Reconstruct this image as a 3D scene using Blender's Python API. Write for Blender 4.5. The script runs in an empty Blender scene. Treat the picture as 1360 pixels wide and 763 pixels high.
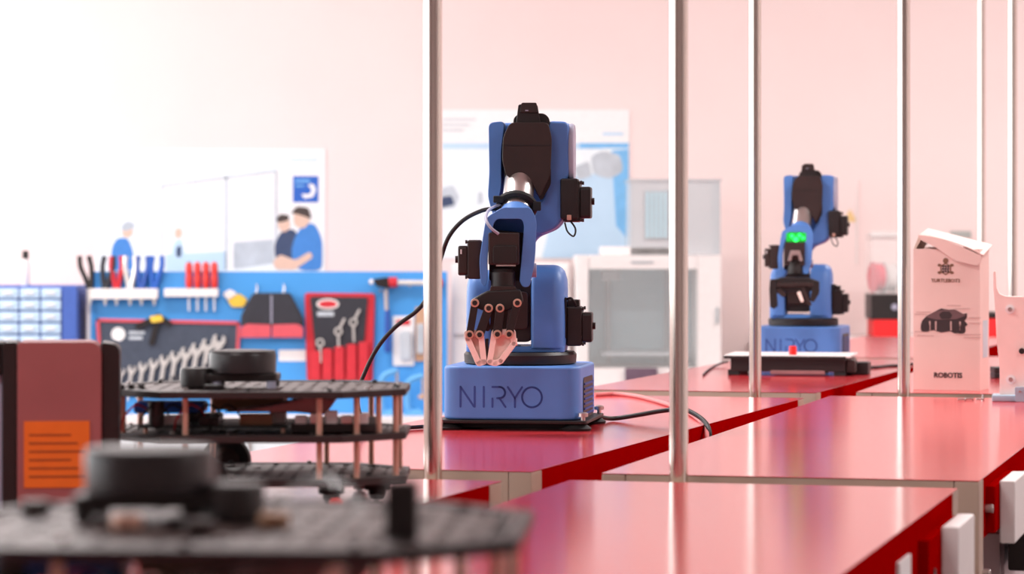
import bpy, bmesh, math, random
from mathutils import Vector, Matrix, Euler
random.seed(7)
PI = math.pi
C = bpy.context.scene.collection
sc = bpy.context.scene

# ------------------------------------------------------------------ camera, world, lights, exposure
FPX, HY, CZ, TZ = 4000.0, 316.0, 1.078, 0.75        # focal length in px, horizon row, camera height, table height
cam_d = bpy.data.cameras.new('camera')
cam = bpy.data.objects.new('camera', cam_d); C.objects.link(cam)
cam.location = (0, 0, CZ); cam.rotation_euler = (PI/2, 0, 0)
cam_d.sensor_width = 36; cam_d.lens = 36*FPX/1360
cam_d.shift_y = -(381.5-HY)/1360
cam_d.clip_start = 0.05; cam_d.clip_end = 100
cam_d.dof.use_dof = True; cam_d.dof.focus_distance = 5.15; cam_d.dof.aperture_fstop = 6.6
sc.camera = cam
sc.view_settings.view_transform = 'Standard'; sc.view_settings.look = 'None'
sc.view_settings.gamma = 1; sc.view_settings.use_curve_mapping = False
sc.view_settings.exposure = 0.2

world = bpy.data.worlds.new('world'); sc.world = world; world.use_nodes = True
bg = world.node_tree.nodes['Background']
bg.inputs[0].default_value = (0.85, 0.92, 1.0, 1); bg.inputs[1].default_value = 1.0

ROOM_X0, ROOM_X1, ROOM_Y0, ROOM_Y1, ROOM_Z = -3.4, 4.6, -3.0, 11.9, 3.0

def area(name, loc, rot, sx, sy, power, col=(1, 1, 1)):
    l = bpy.data.lights.new(name, 'AREA'); l.shape = 'RECTANGLE'; l.size = sx; l.size_y = sy
    l.energy = power; l.color = col
    o = bpy.data.objects.new(name, l); C.objects.link(o); o.location = loc; o.rotation_euler = rot
    return o
# daylight entering through the window row in the left wall
WINS = [(1.2, 3.7), (3.8, 6.3), (6.4, 8.9), (9.0, 11.5)]
WPOW = [18, 25, 40, 54]
for (a, b), w in zip(WINS, WPOW):
    area('window_daylight', (ROOM_X0+0.03, (a+b)/2, 1.75), (0, -PI/2, 0), 1.7, b-a-0.1, w, (1.0, 0.985, 0.97))
# unseen ceiling panels, added to fill the back wall and table tops
CEIL = [(-1.2, 2.0), (2.2, 2.0), (-1.2, 5.8), (2.2, 5.8), (-1.2, 9.6), (2.2, 9.6)]
CPOW = [30, 30, 66, 66, 34, 50]
for (x, y), w in zip(CEIL, CPOW):
    area('added_ceiling_fill', (x, y, ROOM_Z-0.07), (0, 0, 0), 1.1, 0.26, w, (1.0, 0.965, 0.96))

# ------------------------------------------------------------------ materials
def lin(v):
    v /= 255.0
    return v/12.92 if v <= 0.04045 else ((v+0.055)/1.055)**2.4
def mat(name, rgb, rough=0.5, metal=0.0, var=0.06, bump=0.0, nscale=40.0, coat=0.0, emit=None, estr=0.0, spec=0.5, trans=0.0, stretch=None):
    m = bpy.data.materials.new(name); m.use_nodes = True
    nt = m.node_tree; b = nt.nodes['Principled BSDF']
    c = [lin(v) for v in rgb]
    tc = nt.nodes.new('ShaderNodeTexCoord')
    mp = nt.nodes.new('ShaderNodeMapping')
    if stretch: mp.inputs['Scale'].default_value = stretch
    nz = nt.nodes.new('ShaderNodeTexNoise'); nz.inputs['Scale'].default_value = nscale; nz.inputs['Detail'].default_value = 3
    rp = nt.nodes.new('ShaderNodeValToRGB')
    rp.color_ramp.elements[0].position = 0.3; rp.color_ramp.elements[1].position = 0.7
    rp.color_ramp.elements[0].color = (*[max(0, v*(1-var)) for v in c], 1)
    rp.color_ramp.elements[1].color = (*[min(1, v*(1+var)) for v in c], 1)
    nt.links.new(tc.outputs['Object'], mp.inputs[0]); nt.links.new(mp.outputs[0], nz.inputs['Vector'])
    nt.links.new(nz.outputs['Fac'], rp.inputs[0]); nt.links.new(rp.outputs[0], b.inputs['Base Color'])
    b.inputs['Roughness'].default_value = rough; b.inputs['Metallic'].default_value = metal
    b.inputs['Specular IOR Level'].default_value = spec
    b.inputs['Coat Weight'].default_value = coat; b.inputs['Transmission Weight'].default_value = trans
    if bump:
        bp_ = nt.nodes.new('ShaderNodeBump'); bp_.inputs['Strength'].default_value = bump; bp_.inputs['Distance'].default_value = 0.002
        nt.links.new(nz.outputs['Fac'], bp_.inputs['Height']); nt.links.new(bp_.outputs[0], b.inputs['Normal'])
    if emit:
        b.inputs['Emission Color'].default_value = (*[lin(v) for v in emit], 1); b.inputs['Emission Strength'].default_value = estr
    return m
M = {}
M['wall'] = mat('wall_paint', (240, 219, 216), 0.85, var=0.015, nscale=3, bump=0.05)
M['ceiling'] = mat('ceiling_paint', (235, 228, 224), 0.9, var=0.02)
M['floor'] = mat('floor_vinyl', (104, 92, 94), 0.5, var=0.12, nscale=8)
M['red'] = mat('red_laminate', (206, 58, 64), 0.14, var=0.04, nscale=60, spec=0.95)
M['redside'] = mat('red_apron', (160, 1, 2), 0.6, var=0.03, spec=0.0)
M['beige'] = mat('beige_steel', (184, 158, 142), 0.5, var=0.03, nscale=20)
M['steel'] = mat('brushed_steel', (222, 216, 208), 0.14, 1.0, var=0.08, nscale=30, stretch=(1, 1, 0.03))
M['silver'] = mat('silver_metal', (205, 198, 195), 0.32, 1.0, var=0.04)
M['blue'] = mat('blue_plastic', (82, 130, 200), 0.45, var=0.03, nscale=25, bump=0.03)
M['bluedark'] = mat('engraving_shade_blue', (40, 72, 146), 0.6, var=0.03)  # darker blue imitates engraving shade on the raised letters; also colours the slats
M['greycap'] = mat('grey_plastic', (165, 165, 185), 0.5, var=0.03)
M['black'] = mat('black_plastic', (26, 18, 18), 0.45, var=0.15, nscale=30)
M['brown'] = mat('dark_servo_plastic', (44, 28, 26), 0.45, var=0.12, nscale=30)
M['rubber'] = mat('black_rubber', (18, 16, 17), 0.7, var=0.1)
M['cord'] = mat('black_cord', (20, 15, 16), 0.5, var=0.1)
M['pinkcord'] = mat('pale_cord', (205, 120, 120), 0.5, var=0.05)
M['finger'] = mat('pale_pink_plastic', (252, 228, 218), 0.5, var=0.03)
M['bracket'] = mat('bracket_plastic', (248, 222, 214), 0.5, var=0.02)
M['white'] = mat('white_plastic', (238, 232, 230), 0.45, var=0.02)
M['paper'] = mat('white_paper', (240, 238, 238), 0.7, var=0.02)
M['carton'] = mat('pale_carton', (226, 190, 182), 0.5, var=0.02, nscale=12)
M['cartonin'] = mat('carton_inside', (214, 190, 175), 0.8, var=0.04)
M['ink'] = mat('dark_ink', (48, 30, 32), 0.6, var=0.05)
M['inkgold'] = mat('brown_ink', (120, 82, 60), 0.6, var=0.05)
M['inkfaint'] = mat('faint_ink', (196, 158, 152), 0.6, var=0.05)
M['inkmid'] = mat('mid_ink', (104, 74, 76), 0.6, var=0.08)
M['plate'] = mat('waffle_plate', (64, 48, 45), 0.5, var=0.35, nscale=70)
M['plateedge'] = mat('waffle_plate_rim', (40, 28, 28), 0.5, var=0.15)
M['copper'] = mat('copper_standoff', (216, 172, 152), 0.35, 0.4, var=0.05)
M['lidar'] = mat('lidar_black', (40, 34, 36), 0.35, var=0.08)
M['pcb'] = mat('circuit_green', (36, 52, 50), 0.5, var=0.2)
M['tan'] = mat('tan_block', (150, 110, 80), 0.6, var=0.1)
M['chip'] = mat('pale_component', (225, 220, 220), 0.5, var=0.03)
M['mauve'] = mat('mauve_film', (140, 96, 96), 0.5, var=0.1)
M['redwire'] = mat('red_wire', (190, 20, 30), 0.5)
M['maroon'] = mat('maroon_fabric', (148, 84, 84), 0.55, var=0.08, nscale=10, bump=0.1)
M['orange'] = mat('orange_label', (222, 106, 16), 0.6, var=0.04)
M['orangeink'] = mat('orange_label_ink', (150, 66, 14), 0.6)
M['redcap'] = mat('red_cap', (235, 30, 26), 0.4, var=0.03)
M['redbox'] = mat('red_card', (232, 26, 30), 0.55, var=0.03)
M['board'] = mat('tool_board_blue', (70, 156, 228), 0.5, var=0.03, nscale=4)
M['binblue'] = mat('bin_cabinet_blue', (66, 98, 178), 0.5, var=0.04)
M['bin'] = mat('clear_drawer', (190, 216, 240), 0.25, var=0.05)
M['navy'] = mat('navy_canvas', (66, 74, 90), 0.75, var=0.1)
M['blackcloth'] = mat('black_canvas', (50, 50, 58), 0.8, var=0.1)
M['pinktrim'] = mat('red_trim', (214, 84, 96), 0.6, var=0.05)
M['redcloth'] = mat('red_canvas', (204, 40, 54), 0.7, var=0.06)
M['chrome'] = mat('chrome_tool', (232, 230, 226), 0.3, 0.6, var=0.03)
M['handlered'] = mat('red_grip', (222, 58, 52), 0.45, var=0.05)
M['handleblue'] = mat('blue_grip', (40, 84, 170), 0.45, var=0.05)
M['yellow'] = mat('yellow_tag', (238, 198, 70), 0.6, var=0.05)
M['pl1'] = mat('print_pale', (232, 240, 244), 0.6, var=0.03)  # poster print tones below are lightened to paint in veiling glare
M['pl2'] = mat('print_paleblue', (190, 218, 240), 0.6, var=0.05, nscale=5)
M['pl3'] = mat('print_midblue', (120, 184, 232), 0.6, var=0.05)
M['pl4'] = mat('print_grey', (188, 196, 204), 0.6, var=0.12, nscale=14)
M['pl5'] = mat('print_navy', (58, 72, 104), 0.6, var=0.08)
M['pl6'] = mat('print_blue', (66, 132, 206), 0.6, var=0.05)
M['pl7'] = mat('print_skin', (226, 190, 170), 0.6, var=0.04)
M['pl8'] = mat('print_hair', (70, 58, 54), 0.6, var=0.05)
M['logo'] = mat('print_logo_blue', (36, 96, 190), 0.6, var=0.03)
M['pgrey'] = mat('printer_grey', (178, 184, 188), 0.4, var=0.04)
M['pdark'] = mat('printer_interior', (196, 228, 238), 0.5, var=0.06, nscale=6)
M['hood'] = mat('printer_hood', (206, 212, 216), 0.2, var=0.03)
M['screen'] = mat('display_glass', (112, 92, 108), 0.15, var=0.1)
def clearmat(name, rgb, tr, rough=0.05):
    m = mat(name, rgb, rough, var=0.0); nt = m.node_tree
    b = nt.nodes['Principled BSDF']; out = nt.nodes['Material Output']
    t = nt.nodes.new('ShaderNodeBsdfTransparent'); mx = nt.nodes.new('ShaderNodeMixShader'); mx.inputs[0].default_value = tr
    nt.links.new(b.outputs[0], mx.inputs[1]); nt.links.new(t.outputs[0], mx.inputs[2]); nt.links.new(mx.outputs[0], out.inputs['Surface'])
    return m
M['glass'] = clearmat('clear_glass', (240, 245, 245), 0.93)
M['clear'] = clearmat('clear_acrylic', (236, 240, 240), 0.82, 0.1)
M['hood'] = clearmat('printer_hood', (206, 214, 218), 0.45, 0.2)
M['spoolpink'] = mat('pink_filament', (240, 70, 96), 0.5)
M['bluegrey'] = mat('bluegrey_metal', (164, 190, 206), 0.4, 0.2, var=0.03)
M['green'] = mat('green_led', (40, 255, 110), 0.4, emit=(30, 255, 90), estr=2.2)
M['greendim'] = mat('green_diffuser', (10, 110, 40), 0.4, emit=(6, 190, 50), estr=0.9)
M['lamp'] = mat('fill_lamp_diffuser', (255, 250, 245), 0.6, emit=(255, 248, 240), estr=2.0)  # glow of the added ceiling fill lamps
M['winglow'] = mat('window_frame_white', (236, 236, 236), 0.5)
M['knob'] = mat('tan_knob', (200, 160, 130), 0.5)
M['greydrawer'] = mat('grey_drawer_steel', (206, 190, 194), 0.5, var=0.03)
M['ltblue'] = mat('light_blue_clamp', (96, 170, 226), 0.5, var=0.04)
M['signgrey'] = mat('sign_grey', (168, 172, 168), 0.6)
M['triangle'] = mat('sign_yellow', (232, 200, 140), 0.6)

# ------------------------------------------------------------------ mesh helpers
def V(*a): return Vector(a)
def box(bm, lo, hi, mtx=None):
    x0, y0, z0 = lo; x1, y1, z1 = hi
    vs = [bm.verts.new(p) for p in ((x0,y0,z0),(x1,y0,z0),(x1,y1,z0),(x0,y1,z0),(x0,y0,z1),(x1,y0,z1),(x1,y1,z1),(x0,y1,z1))]
    for f in ((0,3,2,1),(4,5,6,7),(0,1,5,4),(1,2,6,5),(2,3,7,6),(3,0,4,7)): bm.faces.new([vs[i] for i in f])
    if mtx is not None:
        for v in vs: v.co = mtx @ v.co
    return vs
def cbox(bm, c, s, mtx=None):
    return box(bm, (c[0]-s[0]/2, c[1]-s[1]/2, c[2]-s[2]/2), (c[0]+s[0]/2, c[1]+s[1]/2, c[2]+s[2]/2), mtx)
def frame_of(d):
    d = d.normalized(); u = d.cross(V(0,0,1))
    if u.length < 1e-4: u = V(1,0,0)
    u.normalize(); return u, d.cross(u).normalized()
def cyl(bm, p0, p1, r0, r1=None, seg=20, cap=True):
    r1 = r0 if r1 is None else r1
    p0, p1 = Vector(p0), Vector(p1); u, w = frame_of(p1-p0)
    a = [bm.verts.new(p0+(u*math.cos(t)+w*math.sin(t))*r0) for t in [2*PI*i/seg for i in range(seg)]]
    b = [bm.verts.new(p1+(u*math.cos(t)+w*math.sin(t))*r1) for t in [2*PI*i/seg for i in range(seg)]]
    for i in range(seg): bm.faces.new((a[i], a[(i+1)%seg], b[(i+1)%seg], b[i]))
    if cap: bm.faces.new(a[::-1]); bm.faces.new(b)
def spline(pts, n=6):
    P = [Vector(p) for p in pts]; P = [P[0]*2-P[1]] + P + [P[-1]*2-P[-2]]; out = []
    for i in range(1, len(P)-2):
        for k in range(n):
            t = k/n; a, b, c, d = P[i-1:i+3]
            out.append(0.5*((2*b)+(c-a)*t+(2*a-5*b+4*c-d)*t*t+(3*b-a-3*c+d)*t**3))
    out.append(P[-2]); return out
def tube(bm, pts, r, seg=8, smooth=6):
    P = spline(pts, smooth) if smooth and len(pts) > 2 else [Vector(p) for p in pts]
    rings = []; u = None
    for i, p in enumerate(P):
        d = (P[min(i+1, len(P)-1)]-P[max(i-1, 0)]).normalized()
        if u is None: u, w = frame_of(d)
        else:
            u = (u-d*u.dot(d)).normalized(); w = d.cross(u)
        rings.append([bm.verts.new(p+(u*math.cos(t)+w*math.sin(t))*r) for t in [2*PI*k/seg for k in range(seg)]])
    for a, b in zip(rings, rings[1:]):
        for k in range(seg): bm.faces.new((a[k], a[(k+1)%seg], b[(k+1)%seg], b[k]))
    bm.faces.new(rings[0][::-1]); bm.faces.new(rings[-1])
def m3(p, ax, t):
    return {'y': (p[0], t, p[1]), 'x': (t, p[0], p[1]), 'z': (p[0], p[1], t)}[ax]
def prism(bm, pts, ax, a, b, mtx=None):
    A = [bm.verts.new(m3(p, ax, a)) for p in pts]; B = [bm.verts.new(m3(p, ax, b)) for p in pts]; n = len(pts)
    bm.faces.new(A); bm.faces.new(B[::-1])
    for i in range(n): bm.faces.new((A[i], B[i], B[(i+1)%n], A[(i+1)%n]))
    if mtx is not None:
        for v in A+B: v.co = mtx @ v.co
def ringprism(bm, outer, inner, ax, a, b):
    n = len(outer)
    OA, OB, IA, IB = [[bm.verts.new(m3(p, ax, t)) for p in q] for q, t in ((outer, a), (outer, b), (inner, a), (inner, b))]
    for i in range(n):
        j = (i+1) % n
        bm.faces.new((OA[i], OA[j], IA[j], IA[i])); bm.faces.new((OB[j], OB[i], IB[i], IB[j]))
        bm.faces.new((OA[j], OA[i], OB[i], OB[j])); bm.faces.new((IA[i], IA[j], IB[j], IB[i]))
def rpoly(pts, r, n=4):
    out = []; N = len(pts)
    for i in range(N):
        p = Vector(pts[i]).to_2d() if len(pts[i]) > 2 else Vector(pts[i]); a = Vector(pts[i-1]); b = Vector(pts[(i+1) % N])
        rr = r[i] if isinstance(r, (list, tuple)) else r
        da, db = a-p, b-p; k = min(rr, da.length*0.49, db.length*0.49)
        s, e = p+da.normalized()*k, p+db.normalized()*k
        for q in range(n+1):
            t = q/n; out.append(tuple((1-t)**2*s+2*t*(1-t)*p+t*t*e))
    return out
def rrect(x0, y0, x1, y1, r, n=4): return rpoly([(x0,y0),(x1,y0),(x1,y1),(x0,y1)], r, n)
def lathe(bm, prof, seg=28, axis='z', o=(0,0,0)):
    rings = []
    for r, h in prof:
        ring = []
        for k in range(seg):
            t = 2*PI*k/seg; c, s = r*math.cos(t), r*math.sin(t)
            p = {'z': (c, s, h), 'x': (h, c, s), 'y': (c, h, s)}[axis]
            ring.append(bm.verts.new((p[0]+o[0], p[1]+o[1], p[2]+o[2])))
        rings.append(ring)
    for a, b in zip(rings, rings[1:]):
        for k in range(seg): bm.faces.new((a[k], a[(k+1)%seg], b[(k+1)%seg], b[k]))
    bm.faces.new(rings[0]); bm.faces.new(rings[-1])
def bar(bm, p, q, w, ya, yb):
    """flat bar between two (x,z) points, extruded in y"""
    p, q = Vector(p), Vector(q); d = (q-p).normalized(); n = Vector((-d.y, d.x))*w/2; pts = []
    for c, s in ((q, 1), (p, -1)):
        for k in range(5):
            t = -PI/2+PI*k/4
            pts.append(tuple(c+s*(d*math.cos(t)*w/2+n*math.sin(t))))
    prism(bm, pts, 'y', ya, yb)
def obj(name, bm, m, parent=None, bevel=0.0, seg=2, loc=None, rotz=0):
    bmesh.ops.recalc_face_normals(bm, faces=bm.faces)
    if bevel:
        es = [e for e in bm.edges if len(e.link_faces) == 2 and e.calc_face_angle(0) > 0.6]
        bmesh.ops.bevel(bm, geom=es, offset=bevel, segments=seg, profile=0.5, affect='EDGES', clamp_overlap=True)
    me = bpy.data.meshes.new(name); bm.to_mesh(me); bm.free()
    for p in me.polygons: p.use_smooth = True
    me.set_sharp_from_angle(angle=0.6)
    me.materials.append(M[m] if isinstance(m, str) else m)
    o = bpy.data.objects.new(name, me); C.objects.link(o)
    if bevel:
        wn = o.modifiers.new('weighted_normal', 'WEIGHTED_NORMAL'); wn.keep_sharp = True
    if parent: o.parent = parent
    if loc: o.location = loc
    o.rotation_euler[2] = rotz
    return o
def B(): return bmesh.new()
def mk(name, m, parent, fn, bevel=0.0, seg=2, **k):
    bm = B(); fn(bm); return obj(name, bm, m, parent, bevel, seg, **k)
def tag(o, label, cat, group=None):
    o['label'] = label; o['category'] = cat
    if group: o['group'] = group
    return o
def thing(name, label, cat, loc=(0,0,0), rotz=0, group=None, scale=1.0):
    o = bpy.data.objects.new(name, None); C.objects.link(o); o.empty_display_size = 0.05
    o.location = loc; o.rotation_euler = (0, 0, rotz); o.scale = (scale,)*3
    return tag(o, label, cat, group)
def struct(o): o['kind'] = 'structure'; return o
def text_mesh(s, size, depth=0.0, bold=0.0):
    cu = bpy.data.curves.new('t', 'FONT'); cu.body = s; cu.size = size; cu.align_x = 'CENTER'; cu.extrude = depth; cu.resolution_u = 3; cu.offset = size*bold
    o = bpy.data.objects.new('t', cu); C.objects.link(o)
    dg = bpy.context.evaluated_depsgraph_get(); me = bpy.data.meshes.new_from_object(o.evaluated_get(dg))
    bpy.data.objects.remove(o); return me
def text(name, s, size, m, parent, loc, depth=0.0002, sx=1.0, bold=0.0):
    me = text_mesh(s, size, depth, bold); me.materials.clear(); me.materials.append(M[m])
    o = bpy.data.objects.new(name, me); C.objects.link(o); o.parent = parent
    o.location = loc; o.rotation_euler = (PI/2, 0, 0); o.scale = (sx, 1, 1); return o
def U(px, py, z=TZ):                                   # point of a horizontal plane seen at a photo pixel
    y = FPX*(CZ-z)/(py-HY); return V((px-680)/FPX*y, y, z)
def W(px, py, y): return V((px-680)/FPX*y, y, CZ-(py-HY)/FPX*y)   # point at depth y

# ------------------------------------------------------------------ setting
X0, X1, Y0, Y1, HZ = ROOM_X0, ROOM_X1, ROOM_Y0, ROOM_Y1, ROOM_Z
struct(mk('floor', 'floor', None, lambda bm: box(bm, (X0-.2, Y0-.2, -.1), (X1+.2, Y1+.2, 0))))
struct(mk('ceiling', 'ceiling', None, lambda bm: box(bm, (X0-.2, Y0-.2, HZ), (X1+.2, Y1+.2, HZ+.1))))
struct(mk('wall_back', 'wall', None, lambda bm: box(bm, (X0-.2, Y1, 0), (X1+.2, Y1+.15, HZ))))
struct(mk('wall_right', 'wall', None, lambda bm: box(bm, (X1, Y0, 0), (X1+.15, Y1, HZ))))
struct(mk('wall_front', 'wall', None, lambda bm: box(bm, (X0-.2, Y0-.15, 0), (X1+.2, Y0, HZ))))
def left_wall(bm):
    ys = [Y0]+[v for w in WINS for v in w]+[Y1]
    box(bm, (X0-.15, Y0, 0), (X0, Y1, .9)); box(bm, (X0-.15, Y0, 2.6), (X0, Y1, HZ))
    for a, b in zip(ys[0::2], ys[1::2]): box(bm, (X0-.15, a, .9), (X0, b, 2.6))
struct(mk('wall_left', 'wall', None, left_wall))
for i, (a, b) in enumerate(WINS):
    def wf(bm):
        for lo, hi in (((a, .9), (b, .95)), ((a, 2.55), (b, 2.6)), ((a, .95), (a+.05, 2.55)), ((b-.05, .95), (b, 2.55)), (((a+b)/2-.025, .95), ((a+b)/2+.025, 2.55))):
            box(bm, (X0-.11, lo[0], lo[1]), (X0-.04, hi[0], hi[1]))
    w = struct(mk('window_%d' % (i+1), 'winglow', None, wf))
    for s in (0, 1):
        c0 = a+.05 if s == 0 else (a+b)/2+.025; c1 = (a+b)/2-.025 if s == 0 else b-.05
        mk('pane', 'glass', w, lambda bm: box(bm, (X0-.08, c0, .95), (X0-.075, c1, 2.55)))
struct(mk('baseboard_back', 'white', None, lambda bm: box(bm, (X0, Y1-.015, 0), (X1, Y1, .08))))

# housings for the added ceiling fill lights, all out of view
for i, (x, y) in enumerate(CEIL):
    t = thing('added_ceiling_lamp', 'added rectangular ceiling fill light panel, ' + ['left of the pair nearest the camera', 'right of the pair nearest the camera', 'left of the middle pair', 'right of the middle pair', 'left of the pair by the back wall', 'right of the pair by the back wall'][i], 'ceiling lamp', (x, y, HZ), 0, 'added ceiling fill lamps')
    mk('housing', 'white', t, lambda bm: box(bm, (-.6, -.17, -.05), (.6, .17, 0)), .004)
    mk('diffuser', 'lamp', t, lambda bm: box(bm, (-.56, -.14, -.058), (.56, .14, -.05)))

# ------------------------------------------------------------------ tables
YL = -math.atan2(1174, FPX); YR = -math.atan2(1042, FPX)       # yaw of the two table rows
WID = 0.522
def table(label, corner, yaw, length, side='right', w=WID, gear=0, end_frames=(1, 1)):
    """corner = front corner on the named side; local x across, y along the row"""
    t = thing('lab_table', label, 'table', (corner.x, corner.y, 0), yaw, 'red lab tables')
    x0, x1 = (-w, 0) if side == 'right' else (0, w)
    e = .055
    mk('tabletop', 'red', t, lambda bm: box(bm, (x0, 0, TZ-.0009), (x1, length, TZ)), .0003)
    for s, xa in ((0, x0+.001), (1, x1-.017)):
        mk('apron', 'redside', t, lambda bm: box(bm, (xa, e, TZ-.085), (xa+.016, length-e, TZ-.0010)), .0015)
    for y in (0, length-e):
        mk('end_rail', 'beige', t, lambda bm: box(bm, (x0+.0345, y+.001, TZ-.045), (x1-.0345, y+e, TZ-.0010)), .001)
        for xa in (x0, x1-.034):
            mk('leg', 'beige', t, lambda bm: box(bm, (xa, y, .012), (xa+.034, y+e, TZ-.0010)), .003)
            mk('foot', 'rubber', t, lambda bm: cyl(bm, (xa+.017, y+e/2, 0), (xa+.017, y+e/2, .012), .02, seg=12))
    mk('stretcher', 'beige', t, lambda bm: box(bm, ((x0+x1)/2-.02, e, .18), ((x0+x1)/2+.02, length-e, .22)), .002)
    for y in (0, length-e):
        mk('foot_rail', 'beige', t, lambda bm: box(bm, (x0+.034, y+.008, .18), (x1-.034, y+e-.008, .22)), .002)
    return t
cA = U(706, 627); dirL = V(math.sin(-YL), math.cos(YL), 0); nL = V(math.cos(YL), -math.sin(-YL), 0)
dirR = V(math.sin(-YR), math.cos(YR), 0); nR = V(math.cos(YR), -math.sin(-YR), 0)
LEN2 = 2.02
t_l2 = table('red lab table carrying the large blue robot arm', cA, YL, LEN2)
c1 = U(666.8, 639.4)
t_l1 = table('red lab table under the middle wheeled robot and the maroon case', c1-dirL*2.0, YL, 2.0)
c3 = U(1084, 522)
t_l3 = table('red lab table carrying the small blue robot arm and black platform', c3, YL, 1.78)
c4 = c3+dirL*(1.78+.1)
t_l4 = table('far red lab table behind the small blue robot arm', c4, YL, 1.75)
r2 = U(799, 629)
t_r2 = table('red lab table in the right row holding the white forked bracket', r2, YR, 2.12, 'left')
r1 = U(757, 638.2)
t_r1 = table('nearest red lab table at lower right, under the blurred robot', r1-dirR*2.6, YR, 2.6, 'left')
r3 = U(1137, 521.2)
t_r3 = table('red lab table carrying the white cardboard box', r3, YR, 2.0, 'left')

def side_gear(t, length, y_from_back=None, y_from_front=None, extra=True):
    """socket box, cable holder and paper label on the right apron"""
    def yy(a): return length-a if y_from_back else a
    mk('socket_box', 'white', t, lambda bm: box(bm, (WID+.012, yy(.30), TZ-.125), (WID+.034, yy(.12), TZ-.022)), .003)
    mk('socket_plate', 'redside', t, lambda bm: box(bm, (WID-.002, yy(.42), TZ-.115), (WID+.012, yy(.10), TZ-.027)), .002)
    if extra:
        mk('socket_hole', 'black', t, lambda bm: cyl(bm, (WID+.011, yy(.37), TZ-.075), (WID+.0135, yy(.37), TZ-.075), .010, seg=14))
        mk('paper_label', 'paper', t, lambda bm: box(bm, (WID-.001, yy(.62), TZ-.078), (WID+.003, yy(.52), TZ-.033)))
        mk('switch', 'black', t, lambda bm: box(bm, (WID-.001, yy(.80), TZ-.09), (WID+.015, yy(.72), TZ-.05)), .002)
side_gear(t_r1, 2.6, y_from_back=True)
def gear2():
    mk('socket_box', 'white', t_r2, lambda bm: box(bm, (WID+.012, .16, TZ-.10), (WID+.034, .34, TZ-.012)), .003)
    mk('socket_plate', 'redside', t_r2, lambda bm: box(bm, (WID-.002, .10, TZ-.08), (WID+.012, .40, TZ-.015)), .002)
    mk('cable_duct', 'black', t_r2, lambda bm: box(bm, (WID+.005, .36, TZ-.16), (WID+.04, .60, TZ-.03)), .004)
gear2()
for t, y, z in ((t_r1, 2.6-.02, TZ-.062), (t_r2, .09, TZ-.045), (t_r2, .05, TZ-.13)):
    mk('bolt', 'silver', t, lambda bm: cyl(bm, (WID-.004, y, z), (WID+.010, y, z), .006, seg=12), .001)

du = thing('drawer_unit', 'grey drawer unit under the right table beside the beige leg', 'drawer unit', tuple(t_r2.location), YR)
mk('carcass', 'greydrawer', du, lambda bm: box(bm, (.30, .42, 0), (WID-.005, 1.0, .655)), .003)
for k in range(3):
    dr = mk('drawer', 'greydrawer', du, lambda bm: box(bm, (.305, .405, .02+k*.21), (WID-.01, .4195, .22+k*.21)), .002)
    mk('handle', 'silver', dr, lambda bm: box(bm, (.38, .395, .11+k*.21), (.45, .4048, .125+k*.21)), .002)

# upright poles standing in the gaps between the tables
POLES = [(575, 4.15, .0255, 'shiny steel pole left of the large blue robot arm'),
         (901.5, 4.1, .0255, 'shiny steel pole right of the large blue robot arm, above the nearest table'),
         (1003, 6.3, .0255, 'steel pole just left of the small blue robot arm'),
         (1200.5, 6.29, .0262, 'steel pole touching the left edge of the white cardboard box'),
         (1303.5, 10.25, .0245, 'thin distant steel pole rising behind the white cardboard box'),
         (1345, 8.5, .0245, 'thin steel pole rising behind the white forked bracket')]
for px, y, d, lab in POLES:
    t = thing('steel_pole', lab, 'pole', ((px-680)/FPX*y, y, 0), 0, 'upright poles between the tables')
    mk('tube', 'steel', t, lambda bm: cyl(bm, (0, 0, .01), (0, 0, 2.2), d/2, seg=32))
    mk('base_flange', 'steel', t, lambda bm: cyl(bm, (0, 0, 0), (0, 0, .01), d*1.05, seg=24), .002)
    mk('end_cap', 'black', t, lambda bm: lathe(bm, [(d*.5, 2.2), (d*.52, 2.205), (d*.3, 2.215)], 24))

# ------------------------------------------------------------------ robot arms
def letters(parent, x0, zb, h, y, w=.0034):
    """NIRYO drawn as thin strokes"""
    d0, d1 = y-.0005, y+.002
    def L(x): return x0+x*h
    def stroke(bm, a, b): bar(bm, (L(a[0]), zb+a[1]*h), (L(b[0]), zb+b[1]*h), w, d0, d1)
    def arc(bm, cx, cz, r, t0, t1, n=14):
        P = [(cx+r*math.cos(t0+(t1-t0)*k/n), cz+r*math.sin(t0+(t1-t0)*k/n)) for k in range(n+1)]
        for a, b in zip(P, P[1:]): stroke(bm, a, b)
    def N(bm): stroke(bm, (0, 0), (0, 1)); stroke(bm, (0, 1), (.68, 0.02)); stroke(bm, (.72, .0), (.72, 1))
    def I(bm): stroke(bm, (1.18, 0), (1.18, 1))
    def R(bm):
        stroke(bm, (1.62, 0), (1.62, .42)); stroke(bm, (1.62, 1), (1.98, 1)); arc(bm, 1.98, .72, .28, PI/2, -PI/2)
        stroke(bm, (1.98, .44), (1.86, .44)); stroke(bm, (1.98, .44), (2.28, 0))
    def Y(bm): stroke(bm, (2.4, 1), (2.76, .45)); stroke(bm, (3.12, 1), (2.76, .45)); stroke(bm, (2.76, .45), (2.76, 0))
    def O(bm): arc(bm, 3.62, .5, .5, 0, 2*PI, 26)
    for f in (N, I, R, Y, O): mk('letter', 'bluedark', parent, f)

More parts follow.
